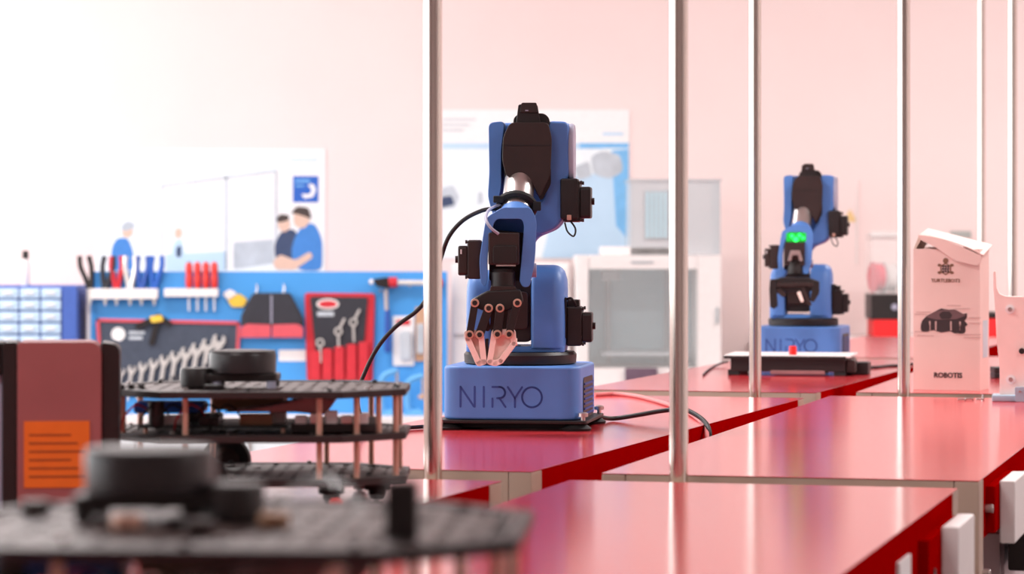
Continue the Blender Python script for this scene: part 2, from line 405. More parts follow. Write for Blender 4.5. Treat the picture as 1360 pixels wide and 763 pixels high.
def robot(label, loc, yaw, arm_yaw, wrist_yaw, scale, big):
    r = thing('robot_arm', label, 'robot arm', loc, 0, 'blue desktop robot arms', scale)
    # ---- base (turned by yaw)
    def part(name, m, fn, bevel=0.0, seg=2, par=None, ry=0.0):
        o = mk(name, m, par or r, fn, bevel, seg)
        if ry: o.rotation_euler[2] = ry
        return o
    hw = .118
    fp = rpoly([(-hw, -hw), (hw, -hw), (hw, hw), (-hw, hw)], .034, 6)
    base = part('base', 'blue', lambda bm: prism(bm, fp, 'z', .018, .109), .005, 3, None, yaw)
    mk('base_plate', 'black', base, lambda bm: prism(bm, rpoly([(-.128, -.122), (.132, -.122), (.132, .122), (-.128, .122)], .012, 3), 'z', .012, .0175), .001)
    mk('under_shade_block', 'rubber', base, lambda bm: box(bm, (-.105, -.09, .002), (.105, .10, .0118)), .002)  # black block added to stand in for the shade under the base
    for x, y in ((-.11, -.10), (.112, -.10), (.112, .10), (-.11, .10)):
        mk('foot', 'rubber', base, lambda bm: lathe(bm, [(.024, 0), (.026, .004), (.016, .0118)], 18, 'z', (x, y, 0)))
    for y in (-.108, .108):
        mk('thumb_screw', 'silver', base, lambda bm: lathe(bm, [(.004, .0175), (.004, .024), (.009, .024), (.009, .030), (.004, .032)], 14, 'z', (.124, y, 0)))
    letters(base, -.085, .040, .034, -hw)
    # ventilation recess on the right flank with slats
    rec = rpoly([(-.062, .018), (.062, .018), (.062, .088), (-.062, .088)], [.002, .002, .012, .012], 3)
    vent = mk('vent_panel', 'black', base, lambda bm: prism(bm, rec, 'x', hw-.002, hw+.0012))
    for k in range(7):
        mk('slat', 'bluedark', base, lambda bm: box(bm, (hw+.001, -.056, .024+k*.0085), (hw+.003, .056, .0275+k*.0085)))
    part('turntable', 'black', lambda bm: lathe(bm, [(.088, .109), (.097, .111), (.098, .126), (.094, .131)], 48))
    # ---- arm (turned by arm_yaw)
    S = 1/764.0
    def X(px): return (px-691)*S
    def Z(py): return (566.6-py)*S
    def P(l): return [(X(a), Z(b)) for a, b in l]
    A = arm_yaw
    sh = part('shoulder', 'blue', lambda bm: prism(bm, rrect(X(622), -.06, X(752), .06, .012), 'z', .131, .141), .002, 2, None, A)
    prof = rpoly([(-.066, .137), (.066, .137), (.066, .20), (.050, .281), (-.050, .281), (-.066, .20)], [.004, .004, .03, .045, .045, .03], 5)
    def cheek(bm, xa, xb, rl, rr, top):
        secs = [(xa, 1, 1)]; zb = .137; Ht = top-zb
        for side, x, r in ((-1, xa, rl), (1, xb, rr)):
            for q in range(7):
                u = q/6 if side > 0 else 1-q/6
                d = r*(1-math.sqrt(max(0, 1-u*u)))
                secs.append((x-side*r*(1-u), 1-d/Ht, 1-d/.066))
        secs = sorted(secs[1:], key=lambda v: v[0]); rings = []
        for x, kz, ky in secs:
            rings.append([bm.verts.new((x, y*ky, zb+(z-zb)*kz*Ht/.144)) for y, z in prof])
        n = len(prof)
        for a_, b_ in zip(rings, rings[1:]):
            for i in range(n): bm.faces.new((a_[i], a_[(i+1) % n], b_[(i+1) % n], b_[i]))
        bm.faces.new(rings[0]); bm.faces.new(rings[-1])
    mk('shoulder_cheek', 'blue', sh, lambda bm: cheek(bm, X(708), X(753), .007, .024, .281))
    mk('shoulder_cheek', 'blue', sh, lambda bm: cheek(bm, X(622), X(655), .020, .006, .272))
    mk('cheek_slot', 'black', sh, lambda bm: box(bm, (X(753)-.0005, -.045, .155), (X(753)+.001, -.03, .225)))
    mk('inner_gearbox', 'black', sh, lambda bm: prism(bm, rrect(X(655), .148, X(708), .255, .01), 'y', -.045, .05), .003)
    mk('inner_cover', 'brown', sh, lambda bm: prism(bm, rrect(X(660), .17, X(704), .235, .008), 'y', -.056, -.045), .002)
    mk('rating_plate', 'white', sh, lambda bm: box(bm, (X(694), -.0470, Z(462)), (X(708), -.0452, Z(458))))
    def motor(name, par, x0, x1, yc, zc, hy_, hz, flip=1, m='black'):
        """servo: body, flange, rear cap and connector"""
        b = mk(name, m, par, lambda bm: box(bm, (x0, yc-hy_, zc-hz), (x0+(x1-x0)*.62, yc+hy_, zc+hz)), .004)
        mk('motor_cap', m, b, lambda bm: prism(bm, rpoly([(yc-hy_*.86, zc-hz*.82), (yc+hy_*.86, zc-hz*.82), (yc+hy_*.86, zc+hz*.7), (yc-hy_*.86, zc+hz*.7)], .006, 3), 'x', x0+(x1-x0)*.6, x1), .003)
        mk('motor_shaft', 'brown', b, lambda bm: cyl(bm, (x1-.002*flip, yc, zc), (x1+.005*flip, yc, zc), .006, seg=12))
        for sy in (-1, 1):
            for sz in (-1, 1):
                mk('screw', 'brown', b, lambda bm: cyl(bm, (x0+(x1-x0)*.62, yc+sy*hy_*.93, zc+sz*hz*.9), (x0+(x1-x0)*.70, yc+sy*hy_*.93, zc+sz*hz*.9), .003, seg=8))
        return b
    m1 = motor('shoulder_motor', sh, X(753), X(787), 0, Z(433), .034, .034)
    mk('motor_bracket', 'black', m1, lambda bm: box(bm, (X(754), -.02, Z(408)), (X(770), .02, Z(398))), .002)
    mk('cable', 'cord', m1, lambda bm: tube(bm, [(X(752), -.03, Z(398)), (X(760), -.036, Z(396)), (X(766), -.03, Z(406)), (X(764), -.025, Z(416))], .0022, 6))
    # upper arm: stem, back plate and two cheeks holding the elbow block
    outline = P([(650, 163), (762, 163), (762, 232), (753, 246), (752, 288), (742, 304), (712, 316), (703, 340), (703, 440), (664, 440), (662, 320), (650, 268)])
    ua = part('upper_arm', 'blue', lambda bm: prism(bm, rpoly(outline, [.014, .018, .012, .01, .012, .012, .012, .01, .01, .01, .02, .012], 4), 'y', .006, .046), .009, 3, None, A)
    mk('elbow_cheek', 'blue', ua, lambda bm: prism(bm, rpoly([(X(651), Z(164)), (X(673), Z(162)), (X(668), Z(200)), (X(668), Z(250)), (X(658), Z(290)), (X(650), Z(262)), (X(652), Z(230))], .01, 4), 'y', -.042, .02), .005, 3)
    mk('elbow_cheek', 'blue', ua, lambda bm: prism(bm, rpoly([(X(728), Z(162)), (X(757), Z(163)), (X(758), Z(230)), (X(752), Z(246)), (X(752), Z(288)), (X(740), Z(304)), (X(716), Z(313)), (X(704), Z(300)), (X(726), Z(258)), (X(731), Z(220))], .011, 4), 'y', -.042, .02), .005, 3)
    capp = rpoly([(-.04, Z(240)), (.04, Z(240)), (.045, Z(200)), (.036, Z(165)), (-.036, Z(165)), (-.045, Z(200))], .02, 5)
    mk('side_cover', 'greycap', ua, lambda bm: prism(bm, capp, 'x', X(756), X(763.5)), .004, 3)
    m2 = motor('elbow_motor', ua, X(749), X(786), -.012, Z(268), .036, .036)
    mk('motor_lug', 'black', m2, lambda bm: box(bm, (X(746), -.052, Z(292)), (X(770), .0, Z(238))), .004)
    mk('cable', 'cord', m2, lambda bm: tube(bm, [(X(752), -.05, Z(296)), (X(756), -.056, Z(308)), (X(764), -.054, Z(314)), (X(766), -.05, Z(304)), (X(758), -.05, Z(292))], .0016, 6))
    mk('connector', 'copper', m2, lambda bm: box(bm, (X(755), -.055, Z(293)), (X(761), -.047, Z(286))), .001)
    A = wrist_yaw
    # forearm: black elbow block with head, silver tube
    fo = part('forearm', 'brown', lambda bm: prism(bm, rpoly(P([(677, 165), (727, 165), (732, 186), (730, 234), (716, 264), (704, 240), (673, 237), (667, 216), (668, 184)]), .008, 3), 'y', -.078, .002), .006, 3, None, A)
    mk('elbow_skirt', 'black', fo, lambda bm: prism(bm, rpoly(P([(669, 225), (731, 222), (731, 246), (718, 268), (708, 244), (672, 246)]), .006, 3), 'y', -.06, .004), .003)
    mk('elbow_seam', 'black', fo, lambda bm: box(bm, (X(668), -.0788, Z(196)), (X(731), -.05, Z(194.4))))
    hd = mk('elbow_head', 'black', fo, lambda bm: prism(bm, rpoly(P([(688, 141), (713, 141), (717, 166), (685, 167)]), .004, 3), 'y', -.072, -.02), .003)
    mk('head_drum', 'black', hd, lambda bm: prism(bm, rpoly(P([(681, 168), (682, 158), (688, 153), (722, 152), (729, 158), (730, 169)]), .006, 3), 'y', -.05, .0), .004)
    mk('head_cap', 'brown', hd, lambda bm: prism(bm, rpoly(P([(692, 139), (712, 139), (713, 152), (690, 152)]), .003, 3), 'y', -.076, -.03), .002)
    mk('head_mark', 'greycap', hd, lambda bm: box(bm, (X(697), -.0772, Z(150)), (X(701), -.075, Z(148.6))))
    a0, a1 = V(X(692), -.036, Z(226)), V(X(683), -.130, Z(300))
    mk('forearm_tube', 'silver', fo, lambda bm: cyl(bm, a0, a1, .0262, seg=32))
    if big:
        c = a0.lerp(a1, .66); d = (a1-a0).normalized()
        u, w = frame_of(d)
        bd = mk('cable_band', 'rubber', fo, lambda bm: tube(bm, [c+(u*math.cos(t)+w*math.sin(t))*.030 for t in [2*PI*k/24 for k in range(25)]], .0062, 8, 0))
        mk('band_clip', 'rubber', bd, lambda bm: cbox(bm, (X(712), c.y-.012, Z(275)), (.014, .014, .016), None), .002)
        mk('band_clip', 'rubber', bd, lambda bm: cbox(bm, (X(662), c.y-.014, Z(266)), (.018, .012, .012), None), .002)
    # wrist clevis
    wr = part('wrist', 'blue', lambda bm: prism(bm, rpoly(P([(667, 277), (703, 277), (711, 292), (709, 346), (702, 379), (693, 380), (689, 372), (695, 300), (692, 292), (660, 292), (656, 298), (648, 332), (648, 372), (645, 379), (639, 374), (637.5, 344), (646, 290)]), [.006, .006, .012, .02, .008, .006, .004, .006, .006, .006, .006, .02, .004, .004, .004, .01, .01], 4), 'y', -.185, -.112), .004, 3, None, A)
    mk('wrist_collar', 'blue', wr, lambda bm: cyl(bm, a1.lerp(a0, .22), a1+V(0, -.01, -.005), .0275, .036, seg=28), .003)
    mk('wrist_back', 'black', wr, lambda bm: prism(bm, rrect(X(650), Z(372), X(698), Z(293), .005), 'y', -.135, -.118))
    mk('pivot_cap', 'greycap', wr, lambda bm: cyl(bm, (X(704), -.148, Z(358)), (X(711), -.148, Z(358)), .012, seg=18), .001)
    motor('wrist_motor', wr, X(641), X(610), -.145, Z(344), .03, .033, -1, 'brown')
    mk('motor_mark', 'chip', wr, lambda bm: box(bm, (X(613), -.1765, Z(337)), (X(615), -.174, Z(331))))
    if big:
        sv = mk('wrist_servo', 'brown', wr, lambda bm: prism(bm, rrect(X(649), Z(351), X(689), Z(309), .004), 'y', -.195, -.13), .004)
        mk('servo_face', 'black', sv, lambda bm: prism(bm, rrect(X(655), Z(350), X(686), Z(326), .006), 'y', -.201, -.192), .002)
        mk('screw', 'silver', wr, lambda bm: cyl(bm, (X(676), -.140, Z(296)), (X(676), -.134, Z(296)), .003, seg=10))
        mk('bracket_strip', 'silver', sv, lambda bm: box(bm, (X(659), -.196, Z(352.5)), (X(684), -.15, Z(350.5))))
    else:
        ld = mk('led_ring', 'greendim', wr, lambda bm: prism(bm, rrect(X(655), Z(312), X(697), Z(293), .004), 'y', -.186, -.13), .002)
        for px, py, rr in ((667, 300, .005), (683, 299, .005), (675, 307, .007), (690, 304, .004)):
            mk('led', 'green', ld, lambda bm: cyl(bm, (X(px), -.190, Z(py)), (X(px), -.185, Z(py)), rr, seg=12))
        sv = mk('wrist_servo', 'brown', wr, lambda bm: prism(bm, rrect(X(652), Z(362), X(694), Z(313), .004), 'y', -.195, -.13), .004)
        mk('silver_bracket', 'silver', sv, lambda bm: prism(bm, rpoly(P([(658, 352), (664, 330), (684, 330), (690, 352), (682, 352), (680, 340), (668, 340), (666, 352)]), .003, 3), 'y', -.215, -.17), .002)
    # ---- gripper
    if big:
        g = part('gripper', 'black', lambda bm: lathe(bm, [(.019, 0), (.0205, .002), (.0205, .036), (.016, .042)], 24, 'z', (X(668), -.178, Z(388))), 0, 2, None, A)
        yA, yB = -.222, -.205
        mk('palm', 'black', g, lambda bm: prism(bm, rpoly(P([(648, 384), (690, 382), (694, 396), (690, 404), (664, 412), (650, 412), (628, 404), (626, 396)]), .004, 3), 'y', -.208, -.150), .003)
        mk('palm_cover', 'brown', g, lambda bm: prism(bm, rpoly(P([(652, 378), (684, 378), (688, 398), (648, 398)]), .004, 3), 'y', -.205, -.155), .003)
        links = [((632, 399), (625.4, 439.4)), ((649.6, 405.7), (638, 439.4)), ((664, 405.7), (660.6, 438.8)), ((686, 399), (675.6, 438.8))]
        for k, (a, b) in enumerate(links):
            lk = mk('link', 'black', g, lambda bm: bar(bm, P([a])[0], P([b])[0], .0125 if k in (0, 3) else .015, yA, yB), .001)
            for q in (a, b):
                pv = mk('pivot', 'copper', lk, lambda bm: cyl(bm, (X(q[0]), yA-.003, Z(q[1])), (X(q[0]), yA+.001, Z(q[1])), .0072, seg=18), .001)
                mk('pivot', 'black', lk, lambda bm: cyl(bm, (X(q[0]), yA-.0045, Z(q[1])), (X(q[0]), yA-.002, Z(q[1])), .0042, seg=12))
        for k, (a, b) in enumerate((((645, 412), (648, 432)), ((656, 412), (655, 432)), ((672, 404), (668, 432)))):
            mk('inner_strut', 'brown', g, lambda bm: bar(bm, P([a])[0], P([b])[0], .010, -.204, -.192), .001)
        def finger(bm, tri, hole):
            prism(bm, rpoly(P(tri), .003, 3), 'y', -.2035, -.186)
            o = P(tri); 
            for i in range(len(o)): bar(bm, o[i], o[(i+1) % len(o)], .010, -.2165, -.2035)
        mk('finger', 'finger', g, lambda bm: finger(bm, [(622, 437.5), (639.5, 437.5), (643.5, 474), (637, 476), (623, 445)], None), .0012)
        mk('finger', 'finger', g, lambda bm: finger(bm, [(657, 436.5), (680, 436.5), (681.5, 451), (665, 473), (658, 476), (651, 474)], None), .0012)
        mk('finger_pad', 'black', g, lambda bm: box(bm, (X(645), -.212, Z(474)), (X(649.5), -.192, Z(445))))
        mk('finger_clip', 'finger', g, lambda bm: cyl(bm, (X(682), -.209, Z(449)), (X(686), -.209, Z(449)), .006, seg=12))
        mk('lead', 'greycap', g, lambda bm: tube(bm, [(X(665), -.1, Z(272)), (X(650), -.15, Z(280)), (X(646), -.192, Z(292)), (X(652), -.205, Z(303)), (X(662), -.2, Z(311))], .0026, 8))
    else:
        g = part('gripper', 'black', lambda bm: lathe(bm, [(.019, 0), (.022, .003), (.022, .034), (.017, .042)], 24, 'z', (X(673), -.178, Z(391))), 0, 2, None, A)
        mk('palm', 'black', g, lambda bm: prism(bm, rpoly(P([(626, 402), (646, 396), (700, 396), (722, 404), (724, 420), (700, 426), (640, 426), (626, 424)]), .006, 3), 'y', -.225, -.16), .004)
        mk('slide_rail', 'brown', g, lambda bm: bar(bm, P([(630, 412)])[0], P([(718, 410)])[0], .012, -.236, -.222), .002)
        for k, (pp, m) in enumerate((([(622, 400), (634, 400), (638, 456), (630, 462), (622, 458), (620, 420)], 'black'), ([(712, 402), (724, 404), (724, 428), (712, 448), (704, 444), (708, 424)], 'black'))):
            f = mk('finger', m, g, lambda bm: prism(bm, rpoly(P(pp), .004, 3), 'y', -.240, -.20), .002)
        mk('finger_link', 'brown', g, lambda bm: bar(bm, P([(690, 420)])[0], P([(704, 452)])[0], .010, -.235, -.21), .001)
        mk('finger_link', 'brown', g, lambda bm: bar(bm, P([(640, 424)])[0], P([(650, 432)])[0], .014, -.235, -.21), .001)
        mk('finger_tip', 'finger', g, lambda bm: prism(bm, rpoly(P([(677, 428), (684, 424), (692, 446), (686, 448)]), .002, 2), 'y', -.232, -.21), .001)
        for px in (640, 672, 706):
            mk('pivot', 'brown', g, lambda bm: cyl(bm, (X(px), -.241, Z(411)), (X(px), -.235, Z(411)), .007, seg=12), .001)
    if not big:
        wr.location.z = .0105; g.location.z = .0235
    return r
rob1 = robot('large blue robot arm with a pale pink pointed gripper, nearest to camera', (.0145, 5.235, TZ), -.155, -.07, .004, 1.0, True)
rob2 = robot('small distant blue robot arm with a glowing green light in its wrist', ((1067-680)/FPX*7.78, 7.78, TZ), -.25, -.165, -.095, .925, False)

# black platform in front of the distant robot, red block on it
pf = thing('low_platform', 'low black platform with a pale top in front of the distant robot arm', 'platform', ((1046-680)/FPX*7.16, 7.16, TZ), -.20)
mk('top_plate', 'white', pf, lambda bm: box(bm, (-.150, -.02, .044), (.150, .19, .049)), .001)
mk('front_edge', 'black', pf, lambda bm: box(bm, (-.150, -.024, .040), (.140, -.0205, .047)))
mk('body', 'black', pf, lambda bm: box(bm, (-.135, -.012, .010), (.138, .17, .0435)), .002)
for x in (-.128, .124):
    for y in (-.01, .15):
        mk('foot', 'rubber', pf, lambda bm: box(bm, (x-.014, y, 0), (x+.014, y+.03, .0138)), .002)
mk('side_bracket', 'brown', pf, lambda bm: box(bm, (.1385, .0, .008), (.160, .06, .038)), .003)
mk('side_motor', 'black', pf, lambda bm: box(bm, (.1385, .07, .0), (.185, .15, .03)), .003)
mk('under_shelf', 'mauve', pf, lambda bm: box(bm, (-.04, -.0125, .003), (.09, .10, .0135)), .002)
rb = pf.matrix_basis
tag(mk('red_block', 'redcap', None, lambda bm: cyl(bm, (0, 0, 0), (0, 0, .021), .0095, .009, seg=18), .0015,
       loc=((1053-680)/FPX*7.17, 7.17, TZ+.049)), 'small red cylinder standing on the low black platform', 'block')

# ------------------------------------------------------------------ cables
def cable(label, pts, r, m='cord'):
    o = mk('cable', m, None, lambda bm: tube(bm, pts, r, 10, 7)); return tag(o, label, 'cable')
def T(px, py, lift): v = U(px, py); v.z += lift; return v
Yc = 5.13
cable('black cable looping from the large robot arm down past the left pole',
      [W(660, 277, 5.12), W(640, 280, 5.10), W(615, 293, 5.08), W(596, 315, 5.08), W(585, 345, 5.1), W(572, 385, 5.12), W(556, 411, 5.12), W(526, 434, 5.12), W(503, 460, 5.12), W(486, 492, 5.12),
       W(475, 525, 5.12), W(480, 555, 5.12), W(498, 569, 5.13), T(530, 572, .004), T(565, 570, .004), T(596, 566, .004)], .0036)
cable('black power cable running from the large robot over the table edge',
      [T(797, 562, .010), T(815, 560, .005), W(845, 552, 5.36), W(880, 546, 5.35), W(905, 544, 5.33), W(920, 549, 5.31), W(934, 558.5, 5.285), W(941, 569, 5.26), W(943, 582, 5.25), W(943, 605, 5.25), W(942, 640, 5.25)], .0042)
cable('pale pink cable running beside the black one over the table edge',
      [T(790, 527, .004), T(818, 526, .004), T(850, 530, .004), T(886, 540, .004), T(908, 548, .004), T(922, 556, .004), W(933, 562.5, 5.31), W(938, 571, 5.265), W(939, 585, 5.235), W(939, 610, 5.225), W(938, 640, 5.225)], .0042, 'pinkcord')
cable('thin black cable trailing right from the distant robot arm',
      [T(1128, 490, .005), T(1142, 488, .003), T(1160, 490, .003), T(1180, 488, .003), T(1200, 487, .003), T(1225, 483, .003)], .004)
cable('thin dark cable leaving the left end of the low platform',
      [T(967, 487, .012), T(958, 487, .008), T(948, 489, .003), T(940, 494, .003), T(934, 500, .003)], .0025)
adp = tag(mk('power_adapter', 'black', None, lambda bm: box(bm, (-.03, -.02, 0), (.03, .02, .014)), .004, loc=U(1137, 491), rotz=.3), 'small black power plug beside the low platform', 'adapter')

# ------------------------------------------------------------------ wheeled waffle-plate robots
def octo(w, d, c): return [(-w/2+c, -d/2), (w/2-c, -d/2), (w/2, -d/2+c), (w/2, d/2-c), (w/2-c, d/2), (-w/2+c, d/2), (-w/2, d/2-c), (-w/2, -d/2+c)]
def waffle(bm, w, d, c, z, th, cell=.0185, hole=.5):
    nx, ny = int((w-.02)/cell), int((d-.02)/cell)
    for i in range(nx):
        for j in range(ny):
            x, y = (i-nx/2+.5)*cell, (j-ny/2+.5)*cell
            if abs(x)+abs(y) > w/2+d/2-c-cell*.9: continue
            h = cell/2; k = h*(.15+.6*((i*7+j*j*5+i*j*3) % 7)/7)
            o = [(x-h, y-h), (x+h, y-h), (x+h, y+h), (x-h, y+h)]
            if (i+j) % 2: n = [(x-k, y-k), (x+k, y-k), (x+k, y+k), (x-k, y+k)]
            else: n = [(x-k*.6, y-k*1.3), (x+k*.6, y-k*1.3), (x+k*.6, y+k*1.3), (x-k*.6, y+k*1.3)]
            ringprism(bm, o, n, 'z', z, z+th)
def wheeled(label, loc, yaw, w, d, zl, mirror, fg=False):
    t = thing('wheeled_robot', label, 'robot', loc, yaw, 'wheeled waffle-plate robots')
    th = .0075; c = .075; sx = -1 if mirror else 1
    for k, z in enumerate(zl):
        pl = mk(('bottom_plate', 'middle_plate', 'top_plate')[k], 'plate', t, lambda bm: waffle(bm, w-.012, d-.012, c, z, th-.0012))
        oc = octo(w, d, c); ic = octo(w-.034, d-.034, c-.006)
        mk('plate_rim', 'plateedge', pl, lambda bm: ringprism(bm, oc, ic, 'z', z-.0012, z+th), .0008)
        for q in range(14):
            a = 2*PI*q/14+.1*k
            x = max(-w/2+.012, min(w/2-.012, .62*w*math.cos(a))); y = max(-d/2+.012, min(d/2-.012, .62*d*math.sin(a)))
            if abs(x)+abs(y) > w/2+d/2-c-.02: x *= .8; y *= .8
            mk('screw', 'black' if q % 3 else 'silver', pl, lambda bm: cyl(bm, (x, y, z+th), (x, y, z+th+.003), .0032, seg=8))
    sp = [(-.44, -.30), (-.22, -.44), (.22, -.44), (.34, -.38), (.465, -.24), (.465, .2), (.36, .38), (.2, .45), (-.2, .45), (-.44, .28), (.41, -.30)]
    for k in (0, 1):
        for q, (fx, fy) in enumerate(sp):
            if k == 0 and q in (0, 10): continue
            x, y = fx*w, fy*d
            mk('standoff', 'copper', t, lambda bm: cyl(bm, (x, y, zl[k]+th), (x, y, zl[k+1]), .0038, seg=6))
    # wheels and casters
    for s in (-1, 1):
        wh = mk('wheel', 'rubber', t, lambda bm: lathe(bm, [(.02, -.009), (.031, -.009), (.033, -.006), (.033, .006), (.031, .009), (.02, .009)], 32, 'y', (-.06*1, s*(d/2+.012), .033)))
        mk('hub', 'brown', wh, lambda bm: lathe(bm, [(.019, -.010), (.012, -.012), (.012, .012), (.019, .010)], 20, 'y', (-.06, s*(d/2+.012), .033)))
    for x, y in ((.095, -.105), (.148, -.045), (.12, .09)):
        cs = mk('caster', 'rubber', t, lambda bm: cyl(bm, (x, y, .012), (x, y, zl[0]), .016, seg=16), .002)
        mk('caster_ball', 'silver' if x < .14 and y > 0 else 'black', cs, lambda bm: lathe(bm, [(.002, 0), (.008, .002), (.011, .008), (.010, .014)], 16, 'z', (x, y, 0)))
    # electronics between the decks
    zb = zl[1]+th
    cb = mk('circuit_board', 'pcb', t, lambda bm: box(bm, (-.14, -.10, zb+.006), (.04, .06, zb+.009)))
    for x, y, a, b, h, m in ((-.12, -.08, .03, .02, .012, 'chip'), (-.07, -.09, .025, .018, .010, 'black'), (-.02, -.085, .04, .018, .014, 'tan'), (.015, -.06, .02, .03, .016, 'chip'), (-.1, -.02, .05, .04, .010, 'black')):
        mk('component', m, cb, lambda bm: box(bm, (x, y, zb+.009), (x+a, y+b, zb+.009+h)), .001)
    for x, y in ((-.135, -.095), (.035, -.095), (-.135, .055), (.035, .055)):
        mk('board_pillar', 'copper', cb, lambda bm: cyl(bm, (x, y, zb), (x, y, zb+.006), .003, seg=6))
    b2 = mk('computer_board', 'black', t, lambda bm: box(bm, (.045, -.11, zb+.001), (.15, .05, zb+.012)), .002)
    for q in range(5):
        mk('port', 'silver' if q % 2 else 'chip', b2, lambda bm: box(bm, (.05+q*.019, -.108, zb+.0121), (.064+q*.019, -.088, zb+.022+.003*(q % 3))), .001)
    mk('battery', 'tan', t, lambda bm: box(bm, (-.06, -.02, zb+.024), (.03, .05, zb+.046)), .003)
    mk('film_pouch', 'mauve', t, lambda bm: prism(bm, [(-.04, zb+.026), (.02, zb+.034), (.07, zb+.045), (.1, zb+.042), (.09, zb+.028), (.085, zb+.0225), (.05, zb+.026)], 'y', -.10, -.03), .003)
    mk('motor_block', 'black', t, lambda bm: cyl(bm, (-.12, -.11, zb+.010), (-.12, -.11, zb+.040), .010, seg=14), .002)
    for q in range(6):
        x = -.165+q*.022
        mk('wire', 'redwire' if q % 3 == 0 else 'cord', t, lambda bm: tube(bm, [(x, -.10, zb+.004), (x+.006, -.125, zb+.02), (x+.02, -.12, zb+.036), (x+.03, -.09, zb+.03), (x+.034, -.07, zb+.02)], .0013, 5, 4))
    mk('blue_sleeve', 'handleblue', t, lambda bm: box(bm, (-.16, -.02, zb+.02), (-.07, .03, zb+.034)), .004)
    # lidar: foot plate, pillars, round head, side motor pulley
    zt = zl[2]+th; lx, ly = (-.02, -.04)
    if fg: lx, ly = (-.058, .02)
    li = mk('lidar', 'lidar', t, lambda bm: lathe(bm, [(.038, zt+.0175), (.042, zt+.019), (.0425, zt+.041), (.041, zt+.044)], 40, 'z', (lx, ly, 0)))
    mk('lidar_cap', 'plateedge', li, lambda bm: lathe(bm, [(.041, zt+.0438), (.042, zt+.0448), (.041, zt+.0464), (.030, zt+.047)], 40, 'z', (lx, ly, 0)))
    mk('lidar_base', 'black', li, lambda bm: prism(bm, [(lx+sx*a, ly+b) for a, b in rpoly([(-.052, -.028), (.046, -.034), (.046, .034), (-.052, .028)], .01, 3)], 'z', zt+.009, zt+.0175), .001)
    for a, b in ((-.03, -.022), (.038, -.028), (.038, .028), (-.03, .022)):
        mk('lidar_foot', 'greycap' if b < 0 and not fg else 'black', li, lambda bm: cyl(bm, (lx+sx*a, ly+b, zt), (lx+sx*a, ly+b, zt+.009), .006, seg=10))
    pu = mk('lidar_motor', 'black', t, lambda bm: lathe(bm, [(.018, zt), (.020, zt+.002), (.020, zt+.022), (.018, zt+.025)], 24, 'z', (lx-sx*.057, ly-.012, 0)))
    mk('lidar_cable_box', 'black', t, lambda bm: box(bm, (lx-sx*.03-.012, ly-.064, zt), (lx-sx*.03+.012, ly-.045, zt+.006)), .001)
    for q in range(3):
        mk('rear_bolt', 'black', t, lambda bm: cyl(bm, (-w/2+.02+q*.012, -.09+q*.004, zt), (-w/2+.02+q*.012, -.09+q*.004, zt+.006), .004, seg=8))
    return t
bot1 = wheeled('three-deck wheeled robot with a round black sensor on top, in middle distance', (-.3175, 3.815, TZ), 0, .372, .300, (.025, .079, .133), False)
bot2 = wheeled('large out-of-focus wheeled robot in the near foreground', (-.178, 1.93, TZ), -.06, .375, .34, (.025, .082, .138), True, True)
def extra_fg():
    zt = .138+.0075
    mk('upright_bracket', 'black', bot2, lambda bm: box(bm, (.108, -.110, zt), (.128, -.096, zt+.036)), .002)
    mk('bracket_foot', 'finger', bot2, lambda bm: prism(bm, [(.066, zt-.03), (.080, zt-.012), (.09, zt-.012), (.078, zt-.04)], 'y', -.16, -.145))
    mk('clear_tube', 'clear', bot2, lambda bm: tube(bm, [(.02, .06, zt+.01), (.05, .02, zt+.026), (.075, -.02, zt+.024), (.085, -.04, zt+.012), (.07, -.05, zt+.004)], .003, 8))
    for x, y, m in ((-.01, -.075, 'brown'), (-.06, -.05, 'copper'), (.03, -.03, 'tan'), (-.14, .05, 'brown')):
        mk('component', m, bot2, lambda bm: cyl(bm, (x, y, zt), (x, y, zt+.009), .010, seg=14), .002)
extra_fg()

# ------------------------------------------------------------------ maroon case, small red-capped button
kc = thing('tool_case', 'maroon case with black edges and an orange label', 'case', (U(90, 679).x, U(90, 679).y, TZ), .10)
H = .203
mk('body', 'maroon', kc, lambda bm: prism(bm, rpoly([(-.060, 0), (.040, 0), (.040, H), (-.060, H)], [.002, .002, .016, .006], 5), 'y', .0, .075), .003, 2)
mk('edge_band', 'black', kc, lambda bm: prism(bm, rpoly([(.0402, 0), (.060, 0), (.062, H-.004), (.040, H-.001)], [.002, .002, .016, .002], 5), 'y', .008, .08), .003)
mk('edge_band', 'black', kc, lambda bm: prism(bm, rpoly([(-.078, 0), (-.0602, 0), (-.0602, H), (-.078, H)], [.002, .002, .004, .004], 4), 'y', .004, .08), .003)
mk('side_panel', 'greycap', kc, lambda bm: box(bm, (-.130, .02, 0), (-.0785, .08, H-.04)), .003)
mk('side_trim', 'black', kc, lambda bm: box(bm, (-.130, .01, H-.0395), (-.0785, .085, H)), .003)
lb = mk('orange_label', 'orange', kc, lambda bm: box(bm, (-.052, -.0012, .028), (.026, -.0002, .108)))
for k in range(6):
    mk('print_line', 'orangeink', lb, lambda bm: box(bm, (-.046, -.0016, .040+k*.010), (.020-(k % 3)*.008, -.0011, .0425+k*.010)))
bt = thing('push_button', 'tiny red-capped white push button on the table before the middle robot', 'button', tuple(U(446, 684)), 0)
mk('collar', 'white', bt, lambda bm: lathe(bm, [(.014, 0), (.013, .004), (.009, .012)], 18))
mk('cap', 'redcap', bt, lambda bm: lathe(bm, [(.0085, .012), (.0085, .017), (.005, .020)], 16))

